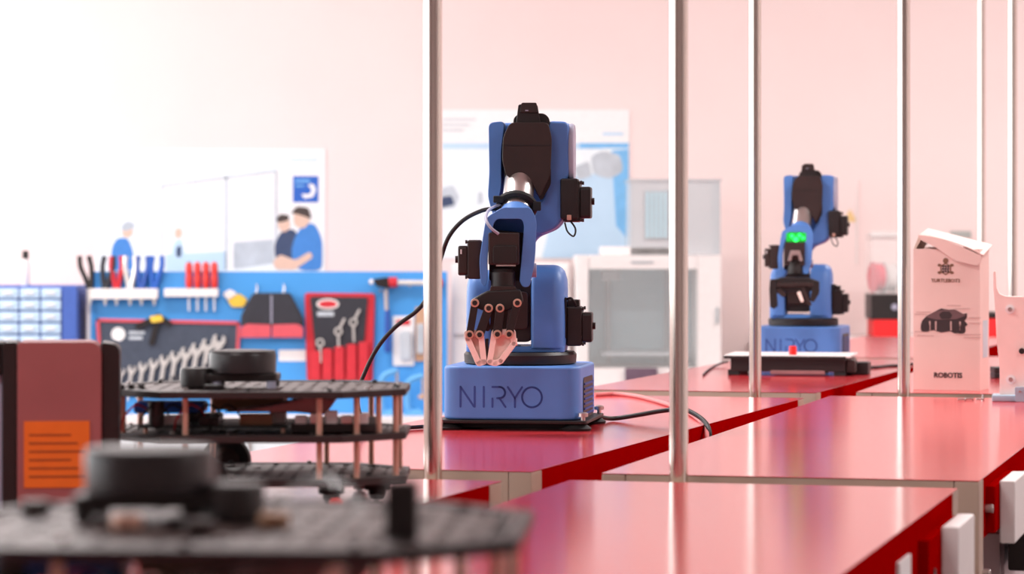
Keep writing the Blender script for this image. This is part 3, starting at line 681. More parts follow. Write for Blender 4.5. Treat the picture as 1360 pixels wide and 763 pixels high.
# ------------------------------------------------------------------ cardboard box on the right table
bx0 = U(1257, 519)
bx = thing('cardboard_box', 'tall pale product box with open flap and a robot picture', 'box', (bx0.x, bx0.y, TZ), -.36)
hw, bh, bd_ = .0725, .304, .095
def carton(bm):
    t = .0025
    box(bm, (-hw, 0, 0), (hw, t, bh)); box(bm, (-hw, bd_-t, 0), (hw, bd_, bh+.004))
    box(bm, (-hw, t, 0), (-hw+t, bd_-t, bh)); box(bm, (hw-t, t, 0), (hw, bd_-t, bh)); box(bm, (-hw+t, t, 0), (hw-t, bd_-t, t))
mk('carton_body', 'carton', bx, carton, .0006)
def flap(bm):
    # lid hinged at the back, curling down to the right front
    nx, nz = 10, 6; top, bot = [], []
    for i in range(nx+1):
        for j in range(nz+1):
            u, v = i/nx, j/nz
            x = -hw+.012+u*(2*hw-.004)
            y = .002+bd_*.96*(1-v) if v < 1 else .002
            zf = bh+.030-.040*u**1.6 - .012*max(0, u-.8)
            zb = bh+.045-.036*u
            z = zb*(1-v)+zf*v
            top.append(bm.verts.new((x, y-.006*v, z))); bot.append(bm.verts.new((x, y-.006*v, z-.002)))
    q = lambda i, j: i*(nz+1)+j
    for i in range(nx):
        for j in range(nz):
            bm.faces.new((top[q(i,j)], top[q(i+1,j)], top[q(i+1,j+1)], top[q(i,j+1)]))
            bm.faces.new((bot[q(i,j)], bot[q(i,j+1)], bot[q(i+1,j+1)], bot[q(i+1,j)]))
    for i in range(nx):
        for j in (0, nz): bm.faces.new((top[q(i,j)], top[q(i+1,j)], bot[q(i+1,j)], bot[q(i,j)]))
    for j in range(nz):
        for i in (0, nx): bm.faces.new((top[q(i,j)], top[q(i,j+1)], bot[q(i,j+1)], bot[q(i,j)]))
mk('lid_flap', 'carton', bx, flap)
def tuck(bm):
    prism(bm, rpoly([(-hw+.012, bh+.030), (-hw+.055, bh+.024), (-hw+.1, bh+.008), (hw-.002, bh-.012), (hw+.004, bh-.012), (hw+.004, bh-.030), (hw-.004, bh-.036), (hw-.05, bh-.026), (-hw+.05, bh+.004), (-hw+.02, bh+.018)], .004, 3), 'y', -.008, -.006)
mk('tuck_flap', 'carton', bx, tuck)
mk('dust_flap', 'cartonin', bx, lambda bm: prism(bm, [(-hw, bh), (-hw+.004, bh), (-hw+.022, bh+.030), (-hw+.012, bh+.032)], 'y', .005, bd_-.01))
yf = -.0006
def pxz(px, py): return ((px-1257)/619*1.02, (519-py)/619*1.01)
# turtle emblem
def ell(cx, cz, rx, rz, n=18, a=0): return [(cx+rx*math.cos(2*PI*k/n+a), cz+rz*math.sin(2*PI*k/n+a)) for k in range(n)]
ex, ez = pxz(1256, 359)
em = mk('emblem', 'inkgold', bx, lambda bm: ringprism(bm, ell(ex, ez, .0135, .0135, 6, PI/6), ell(ex, ez, .0105, .0105, 6, PI/6), 'y', yf, 0))
def em_cells(bm):
    for i in (-1, 0, 1):
        for j in (-1, 0, 1): box(bm, (ex+i*.0055-.0022, yf, ez+j*.0055-.0022), (ex+i*.0055+.0022, 0, ez+j*.0055+.0022))
mk('emblem_cells', 'ink', em, em_cells)
mk('emblem_head', 'inkgold', em, lambda bm: prism(bm, ell(ex, ez+.0175, .006, .006), 'y', yf, 0))
for s in (-1, 1):
    for j in (-1, 1):
        mk('emblem_leg', 'inkgold', em, lambda bm: prism(bm, ell(ex+s*.0135, ez+j*.008, .0042, .0032), 'y', yf, 0))
x_, z_ = pxz(1256, 376.5); text('brand_line', 'TURTLEBOT3', .0105, 'inkgold', bx, (x_, yf, z_), .0003, 1.0, .02)
x_, z_ = pxz(1259, 502); text('maker_line', 'ROBOTIS', .0150, 'ink', bx, (x_, yf, z_), .0004, 1.0, .03)
def pic(name, m, l, r=.003, y=0.0):
    return mk(name, m, pc_root[0] if pc_root else bx, lambda bm: prism(bm, rpoly([pxz(*p) for p in l], r, 3), 'y', yf-y, 0))
pc_root = []
p0 = pic('robot_picture', 'ink', [(1223, 433), (1225, 427), (1230, 422), (1238, 418), (1244, 414), (1250, 411), (1262, 413), (1270, 414), (1279, 418), (1284, 417), (1284, 423), (1281, 427), (1285, 432), (1279, 437), (1277, 443), (1268, 444), (1262, 441), (1250, 443), (1240, 440), (1232, 441), (1225, 438)], .0012)
pc_root.append(p0)
pic('picture_deck', 'inkmid', [(1229, 422), (1244, 414), (1268, 412), (1283, 420), (1270, 425), (1243, 426)], .002, .0002)
pic('picture_sensor', 'ink', [(1247, 419), (1252, 415), (1261, 415), (1265, 420), (1262, 425), (1250, 425)], .003, .0004)
for a in (1234, 1242, 1262, 1274): pic('picture_post', 'inkfaint', [(a, 428), (a+2, 428), (a+2, 440), (a, 440)], .0005, .0003)
for a, b in ((1229, 436), (1276, 438)): pic('picture_wheel', 'ink', [(a-6, b-6), (a+6, b-6), (a+6, b+6), (a-6, b+6)], .007, .0003)
for (a, b, c) in ((1217, 1236, 416), (1215, 1232, 419), (1258, 1276, 407), (1268, 1288, 411), (1286, 1302, 423), (1286, 1302, 430), (1215, 1234, 442), (1218, 1240, 447), (1270, 1302, 445), (1280, 1302, 449)):
    (xa, za), (xb, _) = pxz(a, c), pxz(b, c)
    mk('caption_line', 'inkfaint', bx, lambda bm: box(bm, (xa, yf, za-.0009), (xb, 0, za+.0009)))
def sideprint(bm): box(bm, (hw, .03, .07), (hw+.0005, .08, .15))
mk('side_print', 'pl4', bx, sideprint)
for k, z in enumerate((.012, .034)):
    pp = U(1326, 503)
    tag(mk('black_block', 'black', None, lambda bm: box(bm, (-.012, -.02, 0), (.03, .05, .013)), .002, loc=(pp.x, pp.y, TZ+.0+k*.0135)), ('lower' if k == 0 else 'upper')+' of two small black blocks stacked behind the white bracket', 'block')

# forked white bracket in a blue-grey clamp
wb = U(1350, 533)
br = thing('forked_bracket', 'white forked plastic bracket standing at the right edge', 'bracket', (wb.x, wb.y, TZ), -.17)
s6 = FPX/wb.y
def Q(l): return [((a-1350)/s6, (533-b)/s6) for a, b in l]
oute = Q([(1328, 527), (1328, 488), (1324, 450), (1322.5, 420), (1320, 385), (1319.5, 361), (1323, 360), (1324, 382), (1328, 391), (1338, 394), (1362, 394), (1372, 391), (1376, 382), (1377, 360), (1380.5, 361), (1380, 385), (1377.5, 420), (1376, 450), (1372, 488), (1372, 527)])
bo = mk('bracket_body', 'bracket', br, lambda bm: prism(bm, rpoly(oute, .004, 3), 'y', -.016, .02), .003)
for a, b in ((1341.5, 411), (1342.5, 504)):
    hx, hz = Q([(a, b)])[0]
    hl = mk('screw_boss', 'white', bo, lambda bm: lathe(bm, [(.0095, -.0165), (.0095, -.0175), (.006, -.0178)], 18, 'y', (hx, 0, hz)))
    mk('screw', 'silver', bo, lambda bm: cyl(bm, (hx, -.0195, hz), (hx, -.017, hz), .0045, seg=10))
hx, hz = Q([(1357, 466)])[0]
mk('black_knob', 'black', bo, lambda bm: cyl(bm, (hx, -.03, hz), (hx, -.0165, hz), .006, seg=12), .001)
mk('clamp_base', 'bluegrey', br, lambda bm: box(bm, (Q([(1318, 0)])[0][0], -.035, 0), (Q([(1382, 0)])[0][0], .035, .0135)), .003)
mk('clamp_tab', 'bluegrey', br, lambda bm: prism(bm, rpoly(Q([(1348, 532.9), (1348, 513), (1374, 513), (1374, 532.9)]), .004, 3), 'y', -.040, -.0352), .001)
hx, hz = Q([(1354.5, 519)])[0]
mk('tab_screw', 'silver', br, lambda bm: cyl(bm, (hx, -.0425, hz), (hx, -.040, hz), .0025, seg=10))
for k, (a, b, ang, lab) in enumerate(((1277, 532.5, .1, 'loose silver screw, leftmost of three before the box'), (1287, 532, -.2, 'loose silver screw, middle of three before the box'), (1301, 532.5, .3, 'loose silver screw, rightmost of three, beside the bracket'))):
    t = thing('loose_screw', lab, 'screw', tuple(U(a, b)), ang, 'loose screws on the table')
    mk('shank', 'silver', t, lambda bm: cyl(bm, (-.008, 0, .003), (.006, 0, .003), .0018, seg=8))
    mk('head', 'silver', t, lambda bm: cyl(bm, (.006, 0, .003), (.009, 0, .003), .003, .003, seg=10))
t = thing('loose_screw', 'tiny silver screw standing upright on its head before the box', 'screw', tuple(U(1305, 532)), 0, 'loose screws on the table')
mk('head', 'silver', t, lambda bm: cyl(bm, (0, 0, 0), (0, 0, .002), .003, seg=10)); mk('shank', 'silver', t, lambda bm: cyl(bm, (0, 0, .002), (0, 0, .012), .0016, seg=8))

# ------------------------------------------------------------------ back counter (right) and low bench (left)
cz_ = .70
def counter(name, label, x0, x1, y0, z, d):
    t = thing(name, label, 'counter', (x0, y0, 0), 0)
    w = x1-x0
    mk('worktop', 'white', t, lambda bm: box(bm, (0, 0, z-.03), (w, d, z)), .002)
    for k in range(max(1, int(w/.75))):
        n = max(1, int(w/.75)); a, b = w*k/n, w*(k+1)/n
        c = mk('cabinet_body', 'white', t, lambda bm: box(bm, (a+.002, .03, .08), (b-.002, d, z-.0305)))
        for h in (0, 1):
            aa = a+(b-a)*h/2; dd = mk('door', 'pl1', t, lambda bm: box(bm, (aa+.004, .012, .085), (aa+(b-a)/2-.004, .0295, z-.035)), .002)
            hx = aa+(b-a)/2-.03 if h == 0 else aa+.03
            mk('handle', 'silver', dd, lambda bm: box(bm, (hx-.005, .0, z-.2), (hx+.005, .0119, z-.08)), .002)
    mk('plinth', 'greycap', t, lambda bm: box(bm, (.01, .06, 0), (w-.01, d, .0795)))
    return t
counter('back_counter', 'white counter along the back wall beneath the filament spools', .95, 3.6, 10.85, cz_, Y1-10.852)
zb_ = CZ-(556-HY)/FPX*10.9
counter('low_bench', 'long low white bench beneath the blue tool board', -2.9, .94, 10.9, zb_, Y1-10.902)

# spools in a clear case on a black box and a red box
def at(px, py, y): return W(px, py, y)
spY = 11.45
def pbox(name, m, px0, py0, px1, py1, y, depth, parent=None, bevel=.003, z_floor=None):
    a, b = W(px0, py1, y), W(px1, py0, y)
    z0 = z_floor if z_floor is not None else a.z
    return mk(name, m, parent, lambda bm: box(bm, (a.x, y, z0), (b.x, y+depth, b.z)), bevel)
rbx = tag(pbox('red_carton', 'redbox', 1160, 425, 1200, 443, spY, .2, z_floor=cz_), 'bright red box under the black box of filament spools', 'box')
bb = thing('spool_holder', 'black open box with a clear cover holding filament spools', 'spool holder', (0, 0, 0), 0)
a, b = W(1157, 424.9, spY), W(1201, 391, spY)
mk('black_tray', 'black', bb, lambda bm: box(bm, (a.x, spY+.0, W(0, 425, spY).z+.001), (b.x, spY+.2, b.z)), .004)
mk('logo_dot', 'greycap', bb, lambda bm: cyl(bm, (W(1188, 0, spY).x, spY-.002, W(0, 408, spY).z), (W(1188, 0, spY).x, spY, W(0, 408, spY).z), .012, seg=16))
zt0, zt1 = b.z+.001, W(0, 311, spY).z
mk('clear_cover', 'clear', bb, lambda bm: [box(bm, lo, hi) for lo, hi in (((a.x, spY+.002, zt0), (b.x, spY+.005, zt1)), ((a.x, spY+.005, zt0), (a.x+.003, spY+.195, zt1)), ((b.x-.003, spY+.005, zt0), (b.x, spY+.195, zt1)), ((a.x, spY+.002, zt1), (b.x, spY+.197, zt1+.003)))])
for px, m, lab in ((1170, 'spoolpink', 'pink filament spool inside the clear cover'), (1185, 'white', 'pale filament spool beside the pink one')):
    sx_ = W(px, 0, spY).x; zc = (W(0, 348, spY).z+W(0, 390, spY).z)/2; R_ = (W(0, 348, spY).z-zt0)/2-.002
    t = thing('filament_spool', lab, 'spool', (sx_, spY+.1, zt0+.002+R_), .25, 'filament spools')
    mk('winding', m, t, lambda bm: lathe(bm, [(R_*.35, -.018), (R_*.9, -.018), (R_*.9, .014), (R_*.35, .014)], 28, 'x'))
    for x in (-.021, .0145):
        mk('flange', 'white' if x > 0 else m, t, lambda bm: lathe(bm, [(R_*.3, x), (R_, x), (R_, x+.003), (R_*.3, x+.003)], 28, 'x'))
tag(pbox('red_carton', 'redbox', 1308, 424, 1330, 444, 11.4, .2, z_floor=cz_), 'bright red box half hidden behind the white bracket', 'box')
tag(pbox('black_tray', 'black', 1312, 415, 1327, 423, 11.42, .15, z_floor=W(0, 423.9, 11.4).z), 'black tray lying on the red box behind the bracket', 'tray')

# ------------------------------------------------------------------ 3D printer
PY = 11.05
def pw(px): return W(px, 0, PY).x
def pz(py): return W(0, py, PY).z
pr = thing('printer', 'white enclosed 3D printer with a clear hood on top', 'printer', (0, 0, 0), 0)
zf = zb_
mk('base_unit', 'white', pr, lambda bm: box(bm, (pw(765), PY, zf), (pw(958), PY+.5, pz(489))), .006)
mk('side_wall', 'white', pr, lambda bm: box(bm, (pw(765), PY, pz(489)+.0005), (pw(782), PY+.5, pz(340))), .004)
mk('side_wall', 'white', pr, lambda bm: box(bm, (pw(926), PY, pz(489)+.0005), (pw(958), PY+.5, pz(340))), .004)
mk('top_beam', 'white', pr, lambda bm: box(bm, (pw(782)+.0005, PY, pz(358)), (pw(926)-.0005, PY+.5, pz(340))), .004)
mk('back_panel', 'pdark', pr, lambda bm: box(bm, (pw(782)+.0005, PY+.44, pz(489)+.0005), (pw(926)-.0005, PY+.49, pz(358)-.0005)))
mk('build_plate', 'pgrey', pr, lambda bm: box(bm, (pw(800), PY+.06, pz(474)), (pw(918), PY+.42, pz(470))), .002)
for px in (812, 893): mk('guide_rod', 'pgrey', pr, lambda bm: cyl(bm, (pw(px), PY+.40, pz(488)), (pw(px), PY+.40, pz(358.5)), .012, seg=12))
mk('print_head', 'pgrey', pr, lambda bm: box(bm, (pw(800), PY+.12, pz(374)), (pw(826), PY+.26, pz(360))), .004)
mk('door_glass', 'clear', pr, lambda bm: box(bm, (pw(783), PY-.006, pz(487)), (pw(925), PY-.001, pz(357))), .001)
mk('top_vent', 'pgrey', pr, lambda bm: box(bm, (pw(838), PY-.003, pz(350)), (pw(868), PY-.0002, pz(347))))
mk('top_step', 'white', pr, lambda bm: box(bm, (pw(800), PY+.05, pz(340)+.0005), (pw(900), PY+.4, pz(328))), .004)
mk('door_handle', 'pgrey', pr, lambda bm: box(bm, (pw(951), PY-.012, pz(430)), (pw(954), PY-.0005, pz(408))), .002)
mk('display', 'screen', pr, lambda bm: box(bm, (pw(830), PY-.02, pz(509)), (pw(873), PY-.0005, pz(489))), .004)
hd = mk('hood', 'hood', pr, lambda bm: [box(bm, lo, hi) for lo, hi in (((pw(838), PY+.05, pz(339)), (pw(958), PY+.055, pz(240))), ((pw(838), PY+.056, pz(339)), (pw(838)+.005, PY+.49, pz(240))), ((pw(958)-.005, PY+.056, pz(339)), (pw(958), PY+.49, pz(240))), ((pw(836), PY+.045, pz(240)), (pw(960), PY+.5, pz(237))))])
mk('hood_window', 'pgrey', hd, lambda bm: box(bm, (pw(857), PY+.045, pz(318)), (pw(890), PY+.0495, pz(253))))
for k in range(5): mk('vent_slat', 'pdark', hd, lambda bm: box(bm, (pw(859+k*6), PY+.042, pz(316)), (pw(862+k*6), PY+.0448, pz(255))))

# white cabinet between the tool board and the printer
cb = thing('storage_cabinet', 'plain white two-tier cabinet behind the large robot arm', 'cabinet', (0, 0, 0), 0)
cy = 11.3
def cw(px): return W(px, 0, cy).x
def czz(py): return W(0, py, cy).z
mk('carcass', 'white', cb, lambda bm: box(bm, (cw(600), cy, zb_), (cw(757), cy+.4, czz(350))), .004)
for a, b in ((352, 444), (450, 540)):
    d = mk('door', 'white', cb, lambda bm: box(bm, (cw(602), cy-.018, czz(b)), (cw(755), cy-.0005, czz(a))), .002)
    mk('handle', 'pgrey', d, lambda bm: box(bm, (cw(744), cy-.03, czz(a+30)), (cw(747), cy-.0185, czz(a+14))), .002)

# ------------------------------------------------------------------ posters on the back wall
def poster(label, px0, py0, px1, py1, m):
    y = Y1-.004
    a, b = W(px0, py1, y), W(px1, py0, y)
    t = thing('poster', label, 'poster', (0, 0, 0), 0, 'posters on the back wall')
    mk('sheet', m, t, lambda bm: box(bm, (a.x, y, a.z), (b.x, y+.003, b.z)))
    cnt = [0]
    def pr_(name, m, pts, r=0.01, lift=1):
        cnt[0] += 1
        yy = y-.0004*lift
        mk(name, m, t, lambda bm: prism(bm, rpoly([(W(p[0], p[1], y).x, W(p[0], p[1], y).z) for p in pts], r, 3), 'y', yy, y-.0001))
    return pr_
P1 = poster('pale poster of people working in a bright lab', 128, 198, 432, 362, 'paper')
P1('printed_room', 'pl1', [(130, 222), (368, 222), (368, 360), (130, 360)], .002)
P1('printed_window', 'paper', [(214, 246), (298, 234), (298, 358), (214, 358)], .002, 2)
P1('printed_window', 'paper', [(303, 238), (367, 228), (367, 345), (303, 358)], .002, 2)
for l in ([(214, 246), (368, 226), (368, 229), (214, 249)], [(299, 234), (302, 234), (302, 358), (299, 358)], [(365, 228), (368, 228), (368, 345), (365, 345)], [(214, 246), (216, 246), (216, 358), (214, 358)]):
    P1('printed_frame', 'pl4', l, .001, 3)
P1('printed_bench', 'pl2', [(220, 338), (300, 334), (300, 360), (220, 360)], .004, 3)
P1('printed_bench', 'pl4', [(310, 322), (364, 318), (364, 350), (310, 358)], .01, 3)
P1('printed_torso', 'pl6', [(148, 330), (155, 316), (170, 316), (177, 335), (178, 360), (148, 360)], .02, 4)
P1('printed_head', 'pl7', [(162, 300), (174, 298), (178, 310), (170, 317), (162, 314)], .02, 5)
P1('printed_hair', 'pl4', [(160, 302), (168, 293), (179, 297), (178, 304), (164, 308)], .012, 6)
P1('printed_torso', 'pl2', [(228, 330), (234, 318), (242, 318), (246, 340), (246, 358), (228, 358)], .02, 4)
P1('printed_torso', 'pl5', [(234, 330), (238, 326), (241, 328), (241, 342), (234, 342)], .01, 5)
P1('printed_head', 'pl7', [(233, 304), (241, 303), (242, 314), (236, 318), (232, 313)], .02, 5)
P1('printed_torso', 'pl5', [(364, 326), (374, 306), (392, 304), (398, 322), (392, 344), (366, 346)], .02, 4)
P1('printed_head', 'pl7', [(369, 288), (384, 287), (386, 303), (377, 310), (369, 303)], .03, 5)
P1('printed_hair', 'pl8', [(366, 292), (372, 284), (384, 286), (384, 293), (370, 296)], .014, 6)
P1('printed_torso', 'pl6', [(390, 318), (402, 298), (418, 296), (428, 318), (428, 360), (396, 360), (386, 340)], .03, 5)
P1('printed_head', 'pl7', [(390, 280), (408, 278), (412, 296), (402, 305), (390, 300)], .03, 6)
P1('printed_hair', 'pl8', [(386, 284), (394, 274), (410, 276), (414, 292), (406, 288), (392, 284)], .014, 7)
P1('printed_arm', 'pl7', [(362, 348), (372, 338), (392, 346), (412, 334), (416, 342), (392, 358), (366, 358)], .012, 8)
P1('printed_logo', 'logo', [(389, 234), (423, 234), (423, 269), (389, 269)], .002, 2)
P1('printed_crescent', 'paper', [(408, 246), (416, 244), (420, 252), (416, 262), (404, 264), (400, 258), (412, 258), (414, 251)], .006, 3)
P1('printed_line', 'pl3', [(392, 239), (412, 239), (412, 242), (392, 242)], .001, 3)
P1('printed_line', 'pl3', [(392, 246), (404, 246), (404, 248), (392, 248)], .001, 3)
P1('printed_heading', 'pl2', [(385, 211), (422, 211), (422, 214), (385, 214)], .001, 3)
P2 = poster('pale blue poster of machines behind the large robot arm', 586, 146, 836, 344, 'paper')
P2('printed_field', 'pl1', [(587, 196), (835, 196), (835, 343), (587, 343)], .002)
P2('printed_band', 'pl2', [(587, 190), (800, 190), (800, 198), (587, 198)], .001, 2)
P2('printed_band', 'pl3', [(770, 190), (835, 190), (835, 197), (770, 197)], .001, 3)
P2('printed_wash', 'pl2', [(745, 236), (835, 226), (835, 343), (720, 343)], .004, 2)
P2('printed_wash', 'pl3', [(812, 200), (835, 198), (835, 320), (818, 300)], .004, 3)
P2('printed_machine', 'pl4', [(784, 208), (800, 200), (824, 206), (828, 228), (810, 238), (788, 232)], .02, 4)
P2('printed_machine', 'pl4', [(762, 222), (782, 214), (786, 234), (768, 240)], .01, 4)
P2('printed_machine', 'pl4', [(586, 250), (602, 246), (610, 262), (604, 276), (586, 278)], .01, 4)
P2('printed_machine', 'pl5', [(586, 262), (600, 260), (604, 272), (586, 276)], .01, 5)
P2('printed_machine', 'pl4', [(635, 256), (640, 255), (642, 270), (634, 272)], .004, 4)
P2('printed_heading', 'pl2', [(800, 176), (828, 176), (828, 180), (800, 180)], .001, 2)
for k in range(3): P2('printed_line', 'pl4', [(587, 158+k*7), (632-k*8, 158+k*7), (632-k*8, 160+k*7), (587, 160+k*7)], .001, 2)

# wall fittings at right
fy = Y1-.012
def fit(name, m, label, cat, px0, py0, px1, py1, d=.012):
    a, b = W(px0, py1, Y1-d), W(px1, py0, Y1-d)
    return tag(mk(name, m, None, lambda bm: box(bm, (a.x, Y1-d, a.z), (b.x, Y1, b.z)), .002), label, cat)
fit('wall_sign', 'signgrey', 'small grey sign on the back wall above the cardboard box', 'sign', 1262, 307, 1290, 316)
fit('cable_conduit', 'white', 'thin pale vertical conduit on the back wall right of the distant robot arm', 'conduit', 1137, 240, 1139, 352, .008)
fit('socket_strip', 'white', 'pale socket strip on the back wall above the spools', 'socket strip', 1156, 308, 1192, 314, .02)
a = W(1129, 287, Y1-.003)
tag(mk('warning_sign', 'triangle', None, lambda bm: prism(bm, rpoly([(a.x-.026, a.z-.022), (a.x+.026, a.z-.022), (a.x, a.z+.026)], .004, 3), 'y', Y1-.004, Y1)), 'small pale yellow triangular warning sign on the back wall', 'sign')

# ------------------------------------------------------------------ blue tool board and its tools
BY = 11.2
def bx_(px): return W(px, 0, BY).x
def bz_(py): return W(0, py, BY).z
def BP(l): return [(bx_(a), bz_(b)) for a, b in l]
tb = thing('tool_board', 'big bright blue tool board with tools hung on it', 'tool board', (0, 0, 0), 0)
mk('panel', 'board', tb, lambda bm: box(bm, (bx_(121), BY, zb_), (bx_(594), BY+.03, bz_(361))), .002)
for a, b in ((121, 126), (589, 594)): mk('side_post', 'board', tb, lambda bm: box(bm, (bx_(a), BY-.01, zb_), (bx_(b), BY-.0005, bz_(361))), .002)
mk('label_strip', 'paper', tb, lambda bm: box(bm, (bx_(370), BY-.003, bz_(480)), (bx_(406), BY-.0002, bz_(465))))
def rail(bm, a, b, c):
    box(bm, (bx_(a), BY-.05, bz_(c)), (bx_(b), BY-.036, bz_(383.4)))
    box(bm, (bx_(a), BY-.014, bz_(c)), (bx_(b), BY-.0005, bz_(383.4)))
    for p in (a, b-3): box(bm, (bx_(p), BY-.0359, bz_(c)), (bx_(p+3), BY-.0141, bz_(383.4)))
mk('pliers_rail', 'white', tb, lambda bm: rail(bm, 122, 211, 397), .002)
mk('screwdriver_rail', 'white', tb, lambda bm: rail(bm, 220, 291, 394), .002)
mk('cabinet_side', 'white', tb, lambda bm: box(bm, (bx_(115), BY+.0, zb_), (bx_(120.5), BY+.3, bz_(372))), .002)
GR = {'black': 'black', 'redcloth': 'red', 'handleblue': 'blue', 'chrome': 'pale grey', 'blackcloth': 'dark grey', 'logo': 'bright blue'}
for k, (px, m, lean, lab) in enumerate(((121, 'black', -8, 'black-handled pliers, leftmost on the blue board'), (141, 'blackcloth', 5, 'dark grey pliers next to the red pair'), (156, 'redcloth', 0, 'red-handled pliers on the blue board'), (174, 'chrome', 0, 'pale grey pliers right of the red pair'), (189, 'handleblue', 2, 'dark blue pliers between grey and bright blue ones'), (206, 'logo', 4, 'bright blue pliers, rightmost on the rail'))):
    t = thing('pliers', lab, 'pliers', (bx_(px), BY-.025, bz_(383)), 0, 'pliers on the tool board')
    f = .0028
    for s in (-1, 1):
        mk('handle', m, t, lambda bm: tube(bm, [(s*.004+0, 0, .0), (s*.012+lean*f*.3, 0, .04), (s*.020+lean*f*.7, 0, .08), (s*.017+lean*f, 0, .12)], .0095, 8))
    mk('jaw', 'chrome', t, lambda bm: prism(bm, rpoly([(-.012, -.001), (.012, -.001), (.010, -.03), (.002, -.065), (-.002, -.065), (-.010, -.03)], .003, 3), 'y', -.006, .006), .001)
    mk('joint', 'silver', t, lambda bm: cyl(bm, (0, -.008, -.012), (0, .008, -.012), .007, seg=12))
for k in range(4):
    px = 252+k*11.2
    t = thing('screwdriver', 'red-handled screwdriver, %s of four on the white rail' % ('leftmost', 'second', 'third', 'rightmost')[k], 'screwdriver', (bx_(px), BY-.025, bz_(383)), 0, 'screwdrivers on the tool board')
    mk('handle', 'handlered', t, lambda bm: lathe(bm, [(.008, 0), (.013, .01), (.0135, .04), (.011, .05), (.013, .06), (.0135, .085), (.009, .094)], 12))
    mk('handle_cap', 'blackcloth' if k == 0 else 'redcloth', t, lambda bm: lathe(bm, [(.009, .0942), (.008, .097), (.004, .098)], 12))
    mk('shaft', 'chrome', t, lambda bm: cyl(bm, (0, 0, -.085), (0, 0, 0), .0035, seg=8))
# wrench roll
wr_ = thing('wrench_roll', 'dark canvas roll with red trim holding wrenches', 'tool roll', (0, 0, 0), 0)
rl = BP([(131, 425), (318, 429), (314, 520), (136, 522)])
mk('canvas', 'navy', wr_, lambda bm: prism(bm, rpoly(rl, .01, 3), 'y', BY-.02, BY-.001), .003)
for i in (0, 1, 3): mk('trim', 'pinktrim', wr_, lambda bm: bar(bm, rl[i], rl[(i+1) % 4], .012, BY-.026, BY-.0205))
mk('round_emblem', 'paper', wr_, lambda bm: prism(bm, ell(bx_(158), bz_(444), .026, .026), 'y', BY-.0215, BY-.0201))
for k in range(2): mk('emblem_text', 'pl4', wr_, lambda bm: box(bm, (bx_(172), BY-.0215, bz_(444+k*7)), (bx_(193-k*3), BY-.0201, bz_(440+k*7))))
mk('strap', 'black', wr_, lambda bm: [bar(bm, BP([p])[0], BP([q])[0], .02, BY-.034, BY-.027) for p, q in (((184, 434), (212, 420)), ((212, 420), (203, 456)), ((212, 420), (226, 430)))])
mk('buckle', 'yellow', wr_, lambda bm: prism(bm, rpoly(BP([(200, 420), (216, 418), (219, 426), (203, 429)]), .008, 3), 'y', BY-.04, BY-.0345))
NW = 10
for k in range(NW):
    u = k/(NW-1); px = 163+u*130; top = 489-44*u**1.15; s = .75+.55*u
    t = thing('wrench', 'steel combination wrench in the canvas roll, %s from the left' % ('first', 'second', 'third', 'fourth', 'fifth', 'sixth', 'seventh', 'eighth', 'ninth', 'tenth and largest')[k], 'wrench', (bx_(px), BY-.03, bz_(top)), .0, 'wrenches in the canvas roll')
    hw_ = .017*s
    t.rotation_euler[1] = .16
    mk('jaw', 'chrome', t, lambda bm: prism(bm, [(-hw_*.45, 0), (-hw_, -.004), (-hw_*1.12, -.018*s), (-hw_*.55, -.040*s), (hw_*.55, -.040*s), (hw_*1.12, -.018*s), (hw_, -.004), (hw_*.45, 0), (hw_*.5, -.014*s), (0, -.021*s), (-hw_*.5, -.014*s)], 'y', -.005, .005), .001)
    mk('shaft', 'chrome', t, lambda bm: prism(bm, rpoly([(-.007*s, -.0395*s), (.007*s, -.0395*s), (.006*s, -.04*s-.10), (-.006*s, -.04*s-.10)], .002, 2), 'y', -.004, .004), .001)
    mk('pocket', 'blackcloth', wr_, lambda bm: box(bm, (bx_(px-5.5), BY-.045, bz_(519)), (bx_(px+5.5), BY-.0205, bz_(top+32))), .004) if top+32 < 517 else None
# yellow tag
yt = thing('yellow_tag', 'yellow and white tag left of the black pouch', 'tag', (0, 0, 0), 0)
mk('card', 'yellow', yt, lambda bm: prism(bm, rpoly(BP([(302, 398), (318, 390), (329, 398), (324, 408), (308, 408)]), .008, 3), 'y', BY-.012, BY-.001), .001)
mk('hang_loop', 'white', yt, lambda bm: prism(bm, rpoly(BP([(296, 390), (306, 384), (316, 390), (303, 399)]), .008, 3), 'y', BY-.016, BY-.0125), .001)
# black pouch with red bottom
bp2 = thing('tool_pouch', 'black tool pouch with red lower flap on the blue board', 'pouch', (0, 0, 0), 0)
mk('pouch_body', 'blackcloth', bp2, lambda bm: prism(bm, rpoly(BP([(337, 389), (386, 389), (404, 424), (403, 434), (322, 434), (321, 420)]), .012, 3), 'y', BY-.05, BY-.001), .008)
for l in ([(322, 434.5), (330, 430), (361, 431), (361, 448), (321, 448)], [(363, 431), (396, 430), (404, 434.5), (404, 448), (363, 448)]):
    mk('red_flap', 'pinktrim', bp2, lambda bm: prism(bm, rpoly(BP(l), .006, 3), 'y', BY-.060, BY-.0505), .003)
mk('center_seam', 'greycap', bp2, lambda bm: box(bm, (bx_(361), BY-.053, bz_(430)), (bx_(363), BY-.0502, bz_(392))))
for px in (341, 377): mk('hang_wire', 'silver', bp2, lambda bm: tube(bm, [(bx_(px), BY-.02, bz_(390)), (bx_(px+1), BY-.015, bz_(383)), (bx_(px), BY-.005, bz_(378))], .003, 6))
